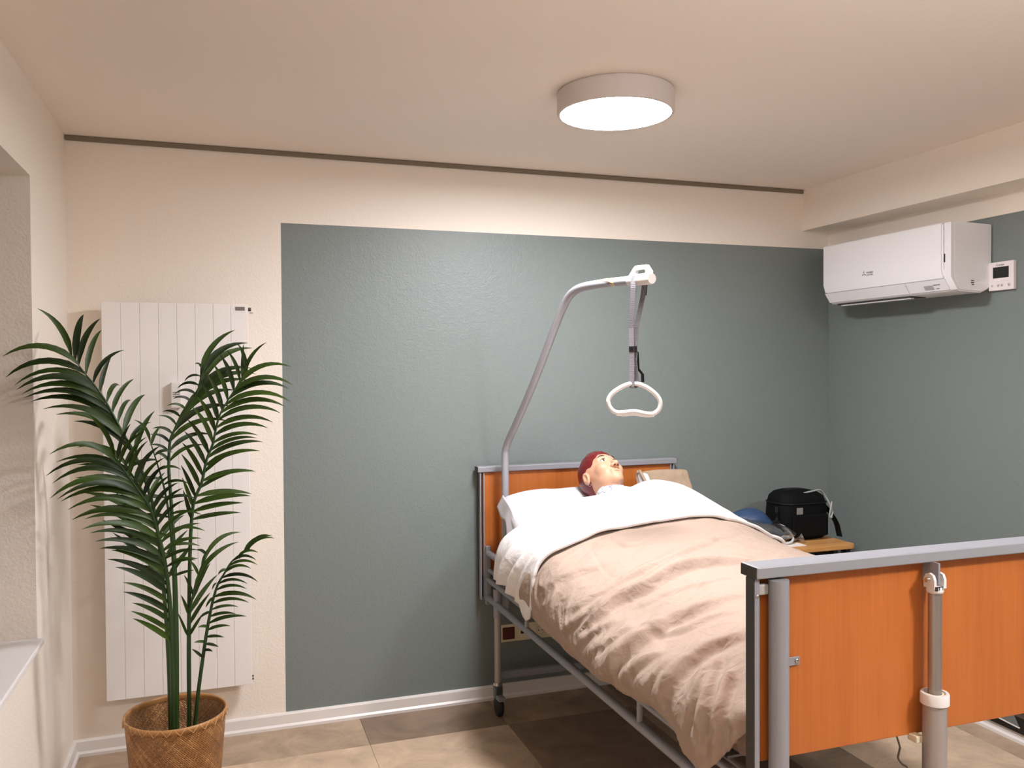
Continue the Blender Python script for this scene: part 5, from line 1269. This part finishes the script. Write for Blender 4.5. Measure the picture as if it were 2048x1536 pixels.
# ------------------------------------------------------------------ palm
palm = thing('potted_palm', 'tall dark green artificial palm rising from the woven basket', 'plant', (PX0, PY0, .01))
bm = bmesh.new(); lathe(bm, [(0, .008), (.085, .008), (.105, .17), (.105, .172), (.100, .172), (.097, .155), (0, .155)], (PX0, PY0, 0), 32); link('inner_pot', bm, M_BLACK, palm, auto=40)
bm = bmesh.new(); lathe(bm, [(.096, .154), (.05, .160), (0, .161)], (PX0, PY0, 0), 24); link('soil', bm, mat('dark moss', (.12, .11, .08), .9, bump=(120, .8, .01)), palm)
lm = bpy.data.materials.new('palm leaf'); lm.use_nodes = True
n = lm.node_tree.nodes; l = lm.node_tree.links; b = n['Principled BSDF']
oi = n.new('ShaderNodeObjectInfo'); rr_ = n.new('ShaderNodeValToRGB')
rr_.color_ramp.elements[0].color = (*lin((.065, .125, .030)), 1); rr_.color_ramp.elements[1].color = (*lin((.20, .285, .060)), 1)
l.new(oi.outputs['Random'], rr_.inputs['Fac']); 
uvn = n.new('ShaderNodeUVMap'); sp_ = n.new('ShaderNodeSeparateXYZ'); l.new(uvn.outputs[0], sp_.inputs[0])
wv = n.new('ShaderNodeMath'); wv.operation = 'SINE'; mu = n.new('ShaderNodeMath'); mu.operation = 'MULTIPLY'; mu.inputs[1].default_value = 38
l.new(sp_.outputs['X'], mu.inputs[0]); l.new(mu.outputs[0], wv.inputs[0])
bp = n.new('ShaderNodeBump'); bp.inputs['Strength'].default_value = .10; bp.inputs['Distance'].default_value = .001; l.new(wv.outputs[0], bp.inputs['Height'])
l.new(rr_.outputs['Color'], b.inputs['Base Color']); l.new(bp.outputs['Normal'], b.inputs['Normal']); b.inputs['Roughness'].default_value = .46; b.inputs['Specular IOR Level'].default_value = .28
M_STEM = mat('palm stem', (.13, .24, .085), .45)
random.seed(5)
def leaflet(base, tip, side, parent, tpos):
    Bv, Tv = Vector(base), Vector(tip); ax = Tv - Bv; L = ax.length
    droop = (.27 - .22 * tpos) * L
    out_ = Vector((0, 0, 1)) - ax.normalized() * ax.normalized().z
    c1 = Bv + ax * .33 + out_ * droop * 1.1; c2 = Bv + ax * .72 + out_ * droop
    nseg = 9; w0 = min(.0118, max(.005, L * .05)) * random.uniform(.9, 1.12)
    face = (Vector((random.uniform(-.3, .3), -.85, .55)) + Vector((.25 if side else -.25, 0, 0))).normalized()
    bm = bmesh.new(); uvl = bm.loops.layers.uv.new('UVMap'); rows = []
    for i in range(nseg + 1):
        t = i / nseg; q = 1 - t
        p = Bv * q ** 3 + c1 * 3 * q * q * t + c2 * 3 * q * t * t + Tv * t ** 3
        tg = ((c1 - Bv) * 3 * q * q + (c2 - c1) * 6 * q * t + (Tv - c2) * 3 * t * t).normalized()
        wd = tg.cross(face)
        if wd.length < .15: wd = tg.cross(Vector((0, 0, 1)))
        wd.normalize(); nn = wd.cross(tg).normalized()
        if nn.dot(face) < 0: nn = -nn
        w = w0 * (min(1, .28 + t * 3.2)) * (1 - max(0, (t - .42) / .58) ** 1.7) + .0004
        rows.append([bm.verts.new(p - wd * w + nn * w * .38), bm.verts.new(p), bm.verts.new(p + wd * w + nn * w * .38)])
    for i in range(nseg):
        for k in (0, 1):
            f = bm.faces.new((rows[i][k], rows[i][k + 1], rows[i + 1][k + 1], rows[i + 1][k])); f.smooth = True
            for lp, (a, c) in zip(f.loops, ((k, i), (k + 1, i), (k + 1, i + 1), (k, i + 1))): lp[uvl].uv = (a / 2, c / nseg)
    me = bpy.data.meshes.new('leaflet'); bm.to_mesh(me); bm.free(); me.materials.append(lm)
    o = bpy.data.objects.new('leaflet', me); col.objects.link(o); o.parent = parent
    return o
for rach, leaves in FRONDS:
    P = rach[:-1] + [(rach[-1][0] * .6 + PX0 * .4, rach[-1][1] * .6 + PY0 * .4, .158)] if False else rach + [(rach[-1][0] * .7 + PX0 * .3, rach[-1][1] * .7 + PY0 * .3, .157)]
    pts = catmull(P, 4); nP = len(pts)
    R = [.0016 + .0062 * (i / (nP - 1)) ** .9 for i in range(nP)]
    fo = link('frond', T(pts, R, 8), M_STEM, palm)
    for lf in leaves: leaflet(lf[1:4], lf[4:7], lf[0] > 0, fo, abs(lf[0]))
